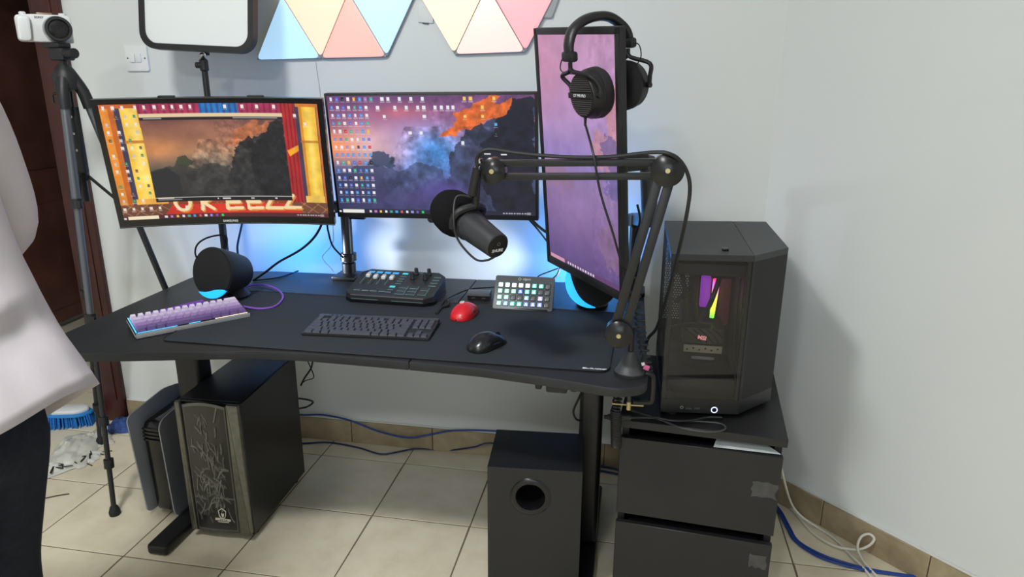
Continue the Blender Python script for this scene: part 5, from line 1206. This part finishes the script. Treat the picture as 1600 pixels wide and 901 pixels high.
for k, f in enumerate(feet):
    d = Vector((f.x-apex.x, f.y-apex.y, 0)).normalized(); a = apex+d*0.034+Vector((0, 0, -0.02)); dirv = f-a
    j1, j2 = a+dirv*0.26, a+dirv*0.52
    MB().tube([apex+d*0.016, a+dirv*0.02, a+dirv*0.055], 0.0175, 10, 3).build('leg_shoulder', BLACK, tri)
    lg_ = MB().cyl(a+dirv*0.03, j1, 0.0125).build('leg', TSIL, tri)
    MB().cyl(j1, j2, 0.0100).build('leg_section', TSIL if k == 0 else TDK, lg_)
    MB().cyl(j2, f+Vector((0, 0, 0.03)), 0.0080).build('leg_section', TDK, lg_)
    for _f in (0.765, 0.87): MB().cyl(a+dirv*_f-dirv*0.011, a+dirv*_f+dirv*0.011, 0.0150, seg=12).build('leg_clamp', BLACK, lg_)
    for j in (j1, j2):
        dn = dirv.normalized(); cl_ = MB().cyl(j-dn*0.016, j+dn*0.014, 0.0165, seg=14).build('leg_clamp', BLACK, lg_)
        MB().box(j+Vector((0.017, -0.010, 0)), (0.014, 0.010, 0.024), 0.002).build('clamp_lever', BLACK, cl_)
    MB().lathe([(0.017, 0.0), (0.018, 0.012), (0.013, 0.028), (0.009, 0.034)], f, (0, 0, 1), 14).build('rubber_foot', RUBBER, lg_)
    MB().cyl(hub+d*0.015, a+dirv*0.30, 0.0048, seg=8).build('spreader_strut', BLACK, tri)
HT = apex+Vector((0, 0, 0.045))
MB().box(HT+Vector((0.0, 0, 0.016)), (0.05, 0.05, 0.036), 0.006).build('pan_head', BLACK, tri)
MB().cyl(HT+Vector((0.02, -0.01, 0.018)), HT+Vector((0.062, -0.02, 0.018)), 0.0145, seg=14).build('tilt_knob', BLACK, tri)
MB().tube([HT+Vector((-0.02, 0.02, 0.018)), HT+Vector((-0.06, 0.06, -0.005)), HT+Vector((-0.14, 0.12, -0.05))], 0.006, 8, 4).build('pan_handle', BLACK, tri)
MB().tube([apex+Vector((-0.03, 0, -0.05)), apex+Vector((-0.05, -0.005, -0.055)), apex+Vector((-0.052, -0.005, -0.08))], 0.004, 6, 4).build('column_crank', BLACK, tri)
MB().box(HT+Vector((-0.012, 0, 0.041)), (0.055, 0.05, 0.014), 0.003).build('quick_plate', BLACK, tri)
cz_ = P(72, 66, y=1.945).z
CP = Vector((P(74, 60, y=1.945).x, 1.945, HT.z+0.0485))
CRZ = R(46)
dc = thing('camera_body', 'white compact camera with a black lens on top of the tripod', 'camera', CP, (0, 0, CRZ))
PEAR = pm('pearl white camera', (214, 216, 217), 0.42)
MB().prism(round_poly([(-0.073, 0.002), (0.066, 0.0), (0.066, 0.072), (0.058, 0.078), (-0.030, 0.078), (-0.073, 0.074)], [0.012, 0.004, 0.006, 0.006, 0.006, 0.01]), -0.020, 0.022, 0.004, XZ).build('body', PEAR, dc)
MB().prism(round_poly([(-0.074, 0.002), (-0.040, 0.002), (-0.036, 0.072), (-0.070, 0.072)], 0.012), -0.036, -0.018, 0.007, XZ).build('grip', PEAR, dc)
MB().lathe([(0.038, 0.018), (0.038, 0.026), (0.034, 0.030)], (0.028, 0, 0.037), (0, -1, 0), 32).build('lens_mount', pm('camera silver', (178, 182, 184), 0.3, 0.5), dc)
le = MB().lathe([(0.033, 0.028), (0.0345, 0.032), (0.0345, 0.062), (0.033, 0.066), (0.027, 0.066), (0.025, 0.058)], (0.028, 0, 0.037), (0, -1, 0), 36, cap=False).build('lens', BLACK, dc)
MB().lathe([(0.026, 0.060), (0.015, 0.063), (0.001, 0.0635)], (0.028, 0, 0.037), (0, -1, 0), 28, cap=False).build('front_glass', BLACKG, le)
MB().lathe([(0.0345, 0.0605), (0.0349, 0.062), (0.0345, 0.0635)], (0.028, 0, 0.037), (0, -1, 0), 36, cap=False).build('silver_ring', STEEL, le)
text('brand_lettering', 'SONY', 0.0085, DGREY, dc, (-0.014, -0.0205, 0.069), (R(90), 0, 0), bold=0.0002)
MB().box((0.002, 0.0, 0.080), (0.04, 0.026, 0.006), 0.002).build('hot_shoe', pm('copper grill', (150, 120, 104), 0.4, 0.4), dc)
MB().lathe([(0.009, 0), (0.009, 0.006), (0.006, 0.008)], (-0.052, -0.006, 0.076), (0, 0, 1), 16).build('shutter_button', PEAR, dc)
MB().lathe([(0.010, 0), (0.010, 0.006), (0.009, 0.007)], (0.048, 0.004, 0.077), (0, 0, 1), 18).build('dial', PEAR, dc)

# ================================================================== CABLES
BLUEC = pm('blue network cable', (24, 62, 140), 0.5); NAVYC = pm('dark blue network cable', (30, 44, 92), 0.5); WHC = pm('white cable', (214, 210, 198), 0.5)
def cable(name, label, pts, r, mat, cat='cable', group=None, k=8):
    return tag(MB().tube(pts, r, 8, k).build(name, mat), label, cat, group)
yb_ = WB-0.022
cable('network_cable', 'blue network cable sagging along the top of the skirting under the desk', [P(455, 646, y=yb_), P(475, 648, y=yb_), P(505, 648, y=yb_), P(545, 656, y=yb_), P(590, 673, y=yb_), P(635, 683, y=yb_-.01), P(670, 679, y=yb_), P(710, 672, y=yb_), P(775, 673, y=yb_), P(850, 680, y=yb_)], 0.0036, BLUEC)
zf = 0.0048
cable('network_cable', 'dark blue network cable winding on the floor tiles under the desk', [P(440, 694, z=zf), P(480, 692, z=zf), P(515, 691, z=zf), P(560, 699, z=zf), P(595, 709, z=zf), P(625, 705, z=zf), P(650, 701, z=zf), P(700, 703, z=zf), P(740, 698, y=yb_-.02), P(772, 692, y=yb_-.02), P(860, 706, z=zf)], 0.0034, NAVYC)
for k, (a, b) in enumerate((((938, 728), (985, 738)), ((938, 735), (985, 744)))):
    cable('network_cable', ['upper grey blue cable on the floor between desk leg and cabinet', 'lower grey blue cable on the floor between desk leg and cabinet'][k], [P(a[0]-60, a[1]-8, z=zf), P(*a, z=zf), P(*b, z=zf), P(b[0]+60, b[1]+12, z=zf)], 0.0038, NAVYC)
zz = 0.006
cable('mains_cable', 'white cable curving from the cabinet along the tiled skirting of the diagonal wall', [P(1215, 700, x=0.47), P(1224, 745, x=0.50), P(1236, 785, x=0.55), P(1252, 806, z=0.03), P(1278, 824, z=zz), P(1305, 842, z=zz), P(1330, 868, z=zz), P(1352, 890, z=zz), P(1372, 915, z=zz)], 0.0036, WHC)
cable('mains_cable', 'white cable with a small loop lying on the floor by the diagonal wall', [P(1205, 770, z=zz), P(1222, 780, z=zz), P(1244, 802, z=zz), P(1268, 830, z=zz), P(1300, 851, z=zz), P(1335, 858, z=0.014), P(1356, 853, z=0.034), P(1366, 842, z=0.058), P(1358, 834, z=0.066), P(1346, 838, z=0.052), P(1340, 852, z=0.030), P(1343, 866, z=0.014), P(1356, 885, z=zz), P(1385, 915, z=zz)], 0.0040, WHC)
for k, dx in enumerate((0, 4)):
    cable('network_cable', ['left of the two blue network cables beside the cabinet on the floor', 'right of the two blue network cables beside the cabinet on the floor'][k], [P(1205+dx, 785, z=zf), P(1217+dx, 800, z=zf), P(1230+dx, 824, z=zf), P(1243+dx, 845, z=zf), P(1275+dx, 867-k*3, z=zf), P(1310+dx, 880-k*3, z=zf), P(1360+dx, 892-k*2, z=zf), P(1430+dx, 901, z=zf), P(1500+dx, 912, z=zf)], 0.0042, BLUEC)
zd = ZD+0.004
cable('speaker_cable', 'black cable looping behind the left desk speaker to the light pole', [P(312, 412, y=2.10), P(305, 395, y=2.10), P(310, 380, y=2.12), P(328, 370, y=2.14), P(352, 368, y=2.17), P(354, 385, y=2.18), P(350, 400, y=2.18)], 0.0030, CABLE)
cable('power_cable', 'black power cable sloping from behind the curved monitor to the left speaker', [P(505, 340, y=1.99), P(500, 356, y=2.0), P(488, 374, y=2.02), P(468, 391, y=2.04), P(436, 409, y=2.06), P(416, 424, y=2.07), P(396, 438, z=zd)], 0.0038, CABLE)
cable('power_cable', 'black cable hanging between the curved monitor and the mount pole', [P(511, 348, y=2.05), P(513, 362, y=2.08), P(520, 384, y=2.14), P(536, 402, y=2.215)], 0.0032, CABLE)
cable('power_cable', 'black cable hanging beside the studio light pole', [P(380, 342, y=2.19), P(376, 360, y=2.19), P(371, 385, y=2.19), P(373, 404, y=2.19)], 0.0038, CABLE)
cable('usb_cable', 'short black cable with a plug lying behind the purple cable loop', [P(466, 423, z=zd+.01), P(455, 427, z=zd), P(432, 434, z=zd), P(398, 438, z=zd)], 0.0028, CABLE)
cable('usb_cable', 'black cable curving from the mixer to the small hub box', [P(684, 486, z=zd+.002), P(694, 470, z=zd+.004), P(716, 458, z=zd+.004), P(738, 451, z=zd+.012), P(765, 449, z=zd+.012), P(790, 447, z=zd+.006)], 0.0026, CABLE)
cable('usb_cable', 'black cable plug lying at the right side of the mixer', [P(682, 490, z=zd+.002), P(690, 480, z=zd+.003), P(700, 476, z=zd+.006), P(698, 468, z=zd+.004)], 0.0045, RUBBER)
cable('monitor_cable', 'thick black cable hanging from the middle monitor corner towards the upright monitor', [P(826, 338, y=2.06), P(842, 354, y=2.02), P(862, 368, y=1.98), P(885, 382, y=1.98)], 0.0042, CABLE)
cable('monitor_cable', 'thin black cable hanging from the middle monitor corner behind the upright monitor', [P(820, 336, y=2.07), P(840, 358, y=2.04), P(860, 384, y=2.02), P(880, 410, y=2.02)], 0.0028, CABLE)
cable('speaker_cable', 'thin black cable arching behind the control pad to the right speaker', [P(836, 440, y=2.20), P(842, 431, y=2.20), P(856, 425, y=2.20), P(872, 419, y=2.20)], 0.0022, CABLE)
cable('speaker_cable', 'thick black cable arching behind the control pad to the right speaker', [P(845, 441, y=2.22), P(858, 438, y=2.22), P(870, 430, y=2.22), P(876, 416, y=2.22)], 0.0036, CABLE)
cable('monitor_cable', 'black cable hanging behind the upright monitor beside the grey arm', [P(996, 320, y=1.70), P(1000, 345, y=1.72), P(992, 372, y=1.74), P(990, 400, y=1.76), P(996, 430, y=1.78)], 0.0030, CABLE)
cable('power_cable', 'black loop of cable beside the right desk leg', [P(909, 612, y=1.84), P(903, 625, y=1.83), P(896, 642, y=1.83), P(900, 654, y=1.83), P(908, 657, y=1.84)], 0.0032, CABLE)
cable('power_cable', 'black cable dropping under the desk behind the embossed tower', [P(489, 560, y=2.14), P(486, 575, y=2.14), P(476, 590, y=2.15), P(470, 602, y=2.15)], 0.0034, CABLE)
cable('power_cable', 'thin black bent cable under the desk behind the embossed tower', [P(480, 562, y=2.16), P(487, 578, y=2.16), P(490, 590, y=2.16), P(478, 594, y=2.16), P(470, 600, y=2.16)], 0.0020, CABLE, k=3)
cable('power_cable', 'black cable loop poking out behind the embossed tower at mid height', [P(465, 622, y=2.12), P(480, 624, y=2.12), P(489, 628, y=2.12), P(480, 635, y=2.12), P(466, 638, y=2.12)], 0.0034, CABLE)
zc = CH+0.006
cable('audio_cable', 'thin black cable looping on the cabinet top before the glass computer', [P(1000, 645, z=zc+.004), P(1030, 655, z=zc), P(1065, 668, z=zc), P(1100, 674, z=zc), P(1125, 673, z=zc), P(1134, 668, z=zc), P(1124, 661, z=zc), P(1090, 658, z=zc), P(1050, 657, z=zc), P(1015, 650, z=zc)], 0.0022, pm('dark grey cable', (60, 61, 63), 0.45))
cable('audio_cable', 'straight black cable lying on the cabinet top under the glass computer', [P(985, 640, z=zc+.02), P(1010, 648, z=zc+.006), P(1045, 656, z=zc+.004), P(1075, 657, z=zc+.004), P(1105, 652, z=zc+.003), P(1128, 652, z=zc+.003)], 0.0030, CABLE)
t = thing('audio_plug', 'black cable plug sticking out left of the cabinet top', 'plug', P(962, 652, z=CH+0.035))
q0 = P(944, 651, z=CH+0.035)-t.location; q1 = P(985, 652, z=CH+0.030)-t.location; q2 = P(1030, 652, z=CH+0.010)-t.location
MB().cyl(q0, q0.lerp(q1, 0.2), 0.0052, seg=12).build('tip', RUBBER, t); MB().cyl(q0.lerp(q1, 0.15), q1, 0.0075, seg=14).build('barrel', BLACK, t); MB().tube([q1, q1.lerp(q2, 0.5), q2], 0.0032, 8, 4).build('lead', CABLE, t)
# coiled lead hanging below the desk corner
pts = []; a, b = P(968, 606, y=1.60), P(962, 640, y=1.60); NN = 6*10
for i in range(NN+1):
    t_ = i/NN; q = a.lerp(b, t_); an = 2*math.pi*i/10; pts.append(q+Vector((0.010*math.cos(an), 0.010*math.sin(an), 0)))
a2, b2 = b, P(963, 697, y=1.60); NN = 22*10
for i in range(1, NN+1):
    t_ = i/NN; q = a2.lerp(b2, t_); an = 2*math.pi*i/10; pts.append(q+Vector((0.0115*math.cos(an), 0.0115*math.sin(an), 0)))
tag(MB().tube(pts, 0.0024, 6, 0).build('coiled_cable', CABLE), 'black coiled cable hanging down between the desk leg and the cabinet', 'cable')
t = thing('cable_tag', 'small pink and white paper tag on the coil at the desk corner', 'tag', P(1010, 574, y=1.553))
MB().box((0, 0, 0), (0.014, 0.003, 0.012), 0.001, rot=(0, R(15), 0)).build('pink_part', pm('pink tag', (196, 90, 140), 0.6), t)
MB().box((-0.008, 0.001, 0.008), (0.008, 0.003, 0.008), 0.001, rot=(0, R(-20), 0)).build('white_part', WHITE, t)

# ================================================================== SWEPT-UP RUBBISH BY THE DOOR
BAG = pm('crumpled white plastic', (196, 194, 184), 0.4, var=(30, 0.12)); PPR = pm('scrap paper', (206, 204, 196), 0.8)
def crumple(name, label, cat, c, w_, d_, h_, mat, seed, rz=0, group='rubbish by the doorway'):
    rg = np.random.default_rng(seed); n1 = vnoise(24, 24, 5, rg, 3, 0.6); m = MB()
    def fn(u, v):
        i, j = min(23, int(v*23)), min(23, int(u*23)); env = (math.sin(math.pi*u)*math.sin(math.pi*v))**0.5
        return ((u-0.5)*w_*(1+0.25*(n1[i, j]-0.5)), (v-0.5)*d_*(1+0.25*(n1[j, i]-0.5)), 0.001+h_*env*(0.25+1.1*n1[i, j]))
    m.grid(23, 23, fn); m.grid(2, 2, lambda u, v: ((u-0.5)*w_*0.8, (v-0.5)*d_*0.8, 0.0008))
    m2 = MB().grid(23, 23, fn); o = m2.build(name, mat, ang=25); o.location = c; o.rotation_euler = (0, 0, R(rz)); return tag(o, label, cat, group)
def fl(px, py): q = P(px, py, z=0); return (q.x, q.y, 0.0004)
crumple('plastic_bag', 'large crumpled translucent plastic bag on the floor by the doorway', 'plastic bag', fl(118, 705), 0.16, 0.26, 0.045, BAG, 1, 20)
crumple('plastic_bag', 'small crumpled plastic bag nearest the tripod leg', 'plastic bag', fl(146, 690), 0.13, 0.14, 0.030, BAG, 2, 50)
crumple('paper_scrap', 'white folded paper scrap in front of the crumpled bags', 'paper', fl(118, 715), 0.17, 0.09, 0.020, PPR, 3, 15)
crumple('paper_scrap', 'white paper scrap at the left end of the rubbish', 'paper', fl(88, 730), 0.12, 0.09, 0.020, PPR, 4, 40)
crumple('paper_scrap', 'small white scrap behind the tripod leg', 'paper', fl(171, 668), 0.055, 0.05, 0.020, PPR, 5, 10)
crumple('red_scrap', 'small red wrapper scrap under the folded paper', 'wrapper', fl(110, 717), 0.05, 0.05, 0.022, pm('red wrapper', (176, 30, 36), 0.5), 6, 30)
t = thing('printed_wrapper', 'white wrapper printed with black strokes at the front of the rubbish', 'wrapper', fl(95, 733), (0, 0, R(62)))
MB().grid(14, 6, lambda u, v: ((u-0.5)*0.25, (v-0.5)*0.07, 0.002+0.010*math.sin(9*u)**2*math.sin(math.pi*v))).build('sheet', PPR, t)
for k in range(9):
    x = -0.11+k*0.026; a = random.uniform(-0.02, 0.02)
    b = random.uniform(-0.012, 0.012); MB().tube([(x-b, -0.028+a*0.4, 0.013), (x+b*1.5, -0.006+a, 0.0145), (x-b*0.5+a, 0.012-a, 0.0145), (x+a+b, 0.026, 0.0135)], random.choice((0.002, 0.003, 0.004)), 5, 3).build('printed_stroke', BLACK, t)
STK = pm('thin twig', (58, 44, 34), 0.8)
for k, (a, b) in enumerate((((70, 778), (108, 771)), ((122, 720), (144, 727)), ((140, 722), (156, 708)), ((140, 706), (162, 710)), ((146, 703), (152, 692)), ((150, 707), (175, 704)))):
    tag(MB().tube([P(*a, z=0.003), P((a[0]+b[0])/2, (a[1]+b[1])/2-0.6, z=0.003), P(*b, z=0.003)], 0.0018, 6, 3).build('broom_straw', STK),
        ['single dark broom straw lying apart in front of the rubbish', 'dark broom straw pointing right below the folded paper', 'dark broom straw slanting up beside the tripod leg', 'dark broom straw lying flat left of the tripod leg', 'short dark broom straw leaning over the others', 'dark broom straw crossing behind the tripod leg'][k], 'straw', 'broom straws')
bp_ = P(104, 668, z=0)
t = thing('scrubbing_brush', 'white and blue scrubbing brush standing near the doorway', 'brush', (bp_.x, bp_.y+0.03, 0.0005), (0, 0, R(20)))
BLU = pm('blue bristles', (24, 110, 190), 0.7, var=(200, 0.3))
br_o = [(-0.085, -0.035), (0.05, -0.05), (0.10, -0.005), (0.05, 0.05), (-0.085, 0.04)]
m = MB(); rg = random.Random(4)
for k in range(220):
    x, y = rg.uniform(-0.08, 0.08), rg.uniform(-0.04, 0.04)
    if x > 0.05 and abs(y) > 0.03: continue
    m.cyl((x*1.1, y*1.1, 0.001), (x, y, 0.052), 0.0035, seg=4, cap=False)
b_ = m.build('bristles', BLU, t); b_['kind'] = 'stuff'
MB().prism(round_poly(br_o, 0.03), 0.048, 0.060, 0.004).build('blue_block', pm('blue plastic', (40, 132, 206), 0.4), t)
MB().prism(round_poly([(a*0.86, b*0.8) for a, b in br_o], 0.03), 0.058, 0.078, 0.008).build('white_top', WHITE, t)
crumple('cleaning_rag', 'small dark blue rag bunched at the foot of the door frame', 'rag', (-2.02, 2.30, 0.0004), 0.13, 0.09, 0.05, pm('blue rag', (50, 72, 130), 0.9, var=(60, 0.5)), 12, 20, None)

# ================================================================== PERSON at the left edge
PXc, PYc = -1.13, 0.85
per = thing('person', 'person in a loose white shirt and dark jeans standing at the left edge', 'person', (PXc, PYc, 0))
SKIN = pm('skin', (176, 126, 98), 0.5); SHIRT = pm('white shirt cloth', (206, 198, 202), 0.85, spec=0.2, var=(14, 0.03), bump=(90, 0.15)); JEAN = pm('dark denim', (30, 34, 44), 0.9, spec=0.2, var=(60, 0.2), bump=(500, 0.2))
def skin(name, verts, edges, rad, mat, root=0, sub=2):
    me = bpy.data.meshes.new(name); me.from_pydata(verts, edges, []); o = bpy.data.objects.new(name, me); COL.objects.link(o)
    o.modifiers.new('s', 'SKIN'); sm = o.modifiers.new('d', 'SUBSURF'); sm.levels = sub; sm.render_levels = sub
    sk = me.skin_vertices[0].data if me.skin_vertices else None
    if sk is None:
        b = bmesh.new(); b.from_mesh(me); b.verts.layers.skin.verify(); b.to_mesh(me); b.free(); sk = me.skin_vertices[0].data
    for i, r_ in enumerate(rad): sk[i].radius = r_ if isinstance(r_, tuple) else (r_, r_); sk[i].use_root = (i == root)
    dg = bpy.context.evaluated_depsgraph_get(); m2 = bpy.data.meshes.new_from_object(o.evaluated_get(dg)); bpy.data.objects.remove(o)
    m2.polygons.foreach_set('use_smooth', [True]*len(m2.polygons)); m2.materials.clear(); m2.materials.append(mat)
    return link(name, m2, per)
# body faces -X ; forward = -x, left/right = y
V_, E_, R_ = [], [], []
def node(p_, r_, parent=None):
    V_.append(p_); R_.append(r_)
    if parent is not None: E_.append((parent, len(V_)-1))
    return len(V_)-1
pel = node((0.0, 0, 0.92), 0.11); sp1 = node((-0.03, 0, 1.10), 0.090, pel); ch = node((-0.045, 0, 1.27), 0.092, sp1); nk0 = node((-0.02, 0, 1.41), 0.052, ch)
nk = node((-0.01, 0, 1.50), 0.052, nk0); hd0 = node((-0.03, 0, 1.57), 0.070, nk); hd1 = node((-0.03, 0, 1.66), 0.085, hd0); hd2 = node((-0.025, 0, 1.73), 0.055, hd1)
chin = node((-0.085, 0, 1.555), 0.032, hd0)
for s in (-1, 1):
    sh = node((-0.015, 0.165*s, 1.385), 0.048, nk0); el = node((-0.02, 0.235*s, 1.12), 0.043, sh); wr = node((-0.24, 0.20*s, 1.06), 0.027, el); pm_ = node((-0.30, 0.19*s, 1.06), 0.030, wr); kn = node((-0.345, 0.185*s, 1.055), 0.028, pm_)
    th = node((-0.30, 0.16*s, 1.075), 0.012, pm_); node((-0.335, 0.145*s, 1.085), 0.009, th)
    for k, (dy, ln) in enumerate(((-0.027, 0.062), (-0.009, 0.072), (0.010, 0.066), (0.028, 0.050))):
        f1 = node((-0.345-ln*0.5, (0.185+dy)*s, 1.052), 0.0085, kn); node((-0.345-ln*0.85, (0.185+dy)*s, 1.030), 0.0075, f1)
    hip = node((0.03, 0.09*s, 0.84), 0.078, pel); kne = node((-0.040, 0.10*s, 0.48), 0.050, hip); an = node((-0.045, 0.10*s, 0.10), 0.036, kne); to = node((-0.16, 0.115*s, 0.045), 0.034, an); he = node((0.0, 0.10*s, 0.045), 0.034, an)
skin('body', V_, E_, R_, SKIN)
hair = MB().sphere((-0.005, 0, 1.69), 0.10, 1.08, 0.9, 0.95).build('hair', pm('dark hair', (28, 22, 20), 0.7, bump=(200, 0.4)), per)
for s in (-1, 1):
    MB().sphere((-0.01, 0.083*s, 1.635), 0.028, 0.6, 0.35, 1.1).build('ear', SKIN, per)
    MB().sphere((-0.104, 0.030*s, 1.648), 0.012, 0.7, 1, 0.8).build('eye', PRINT, per)
MB().lathe([(0.004, 0), (0.012, 0.020), (0.016, 0.040), (0.008, 0.048)], (-0.108, 0, 1.655), (-0.18, 0, -1), 12).build('nose', SKIN, per)
MB().sphere((-0.112, 0, 1.578), 0.018, 0.5, 1.2, 0.35).build('mouth', pm('lips', (150, 84, 78), 0.5), per)
# shirt: one lofted tube from hem to collar, with folds and a tail that flares backwards (+x)
prof = [ # z_back, back x, front x, half width
    (0.890, 0.240, -0.175, 0.235), (0.925, 0.216, -0.172, 0.232), (0.965, 0.188, -0.170, 0.226), (1.005, 0.158, -0.168, 0.220), (1.035, 0.160, -0.166, 0.216), (1.060, 0.142, -0.164, 0.213), (1.11, 0.124, -0.162, 0.21),
    (1.19, 0.108, -0.160, 0.21), (1.28, 0.090, -0.158, 0.212), (1.34, 0.078, -0.150, 0.214), (1.40, 0.068, -0.130, 0.20), (1.44, 0.062, -0.100, 0.15), (1.475, 0.055, -0.075, 0.085), (1.50, 0.052, -0.072, 0.070)]
SEG = 56; sv = []; fr_ = np.random.default_rng(3); wob = vnoise(len(prof)*4, SEG, 9, fr_, 3, 0.6)
for i, (z, xb, xf_, hw) in enumerate(prof):
    for k in range(SEG):
        a = 2*math.pi*k/SEG; cx_ = (xb+xf_)/2; rx_ = (xb-xf_)/2
        ca, sa = math.cos(a), math.sin(a); sup = 0.85
        x = cx_+rx_*math.copysign(abs(ca)**sup, ca); y = hw*math.copysign(abs(sa)**sup, sa)
        low = max(0, 1-i/6.0); zz_ = z - low*0.62*(xb-x) if i < 7 else z
        zz_ = max(zz_, 0.70+0.04*i); f_ = (wob[i*4, k]-0.5)*0.055*(1 if i < 10 else 0.3)
        tail = 1.0+f_/max(0.05, rx_)
        sv.append((cx_+(x-cx_)*tail, y*(1+f_*2.5), zz_))
sf = [(i*SEG+k, i*SEG+(k+1) % SEG, (i+1)*SEG+(k+1) % SEG, (i+1)*SEG+k) for i in range(len(prof)-1) for k in range(SEG)]
sh_o = MB().add(sv, sf).build('shirt', SHIRT, per, ang=180)
sm = sh_o.modifiers.new('sub', 'SUBSURF'); sm.levels = 1; sm.render_levels = 1; so = sh_o.modifiers.new('thick', 'SOLIDIFY'); so.thickness = 0.003
for s in (-1, 1):
    MB().tube([(-0.015, 0.10*s, 1.385), (-0.012, 0.17*s, 1.375), (-0.012, 0.222*s, 1.25), (-0.02, 0.240*s, 1.12), (-0.12, 0.222*s, 1.085), (-0.22, 0.205*s, 1.06)], [0.075, 0.042], 18, 6, cap=False).build('sleeve', SHIRT, per, ang=80)
# jeans
V_, E_, R_ = [], [], []
pel = node((0.02, 0, 0.96), (0.135, 0.118)); p2 = node((0.035, 0, 0.90), (0.14, 0.125), pel)
for s in (-1, 1):
    hip = node((0.045, 0.085*s, 0.80), 0.108, p2); mid = node((0.0, 0.095*s, 0.66), 0.088, hip); kne = node((-0.040, 0.10*s, 0.48), 0.074, mid); clf = node((-0.035, 0.10*s, 0.28), 0.066, kne); node((-0.045, 0.10*s, 0.09), 0.060, clf)
skin('jeans', V_, E_, R_, JEAN)
for s in (-1, 1): MB().sphere((-0.085, 0.108*s, 0.045), 0.06, 2.1, 0.75, 0.75).build('shoe', pm('dark shoe', (30, 28, 28), 0.6), per)
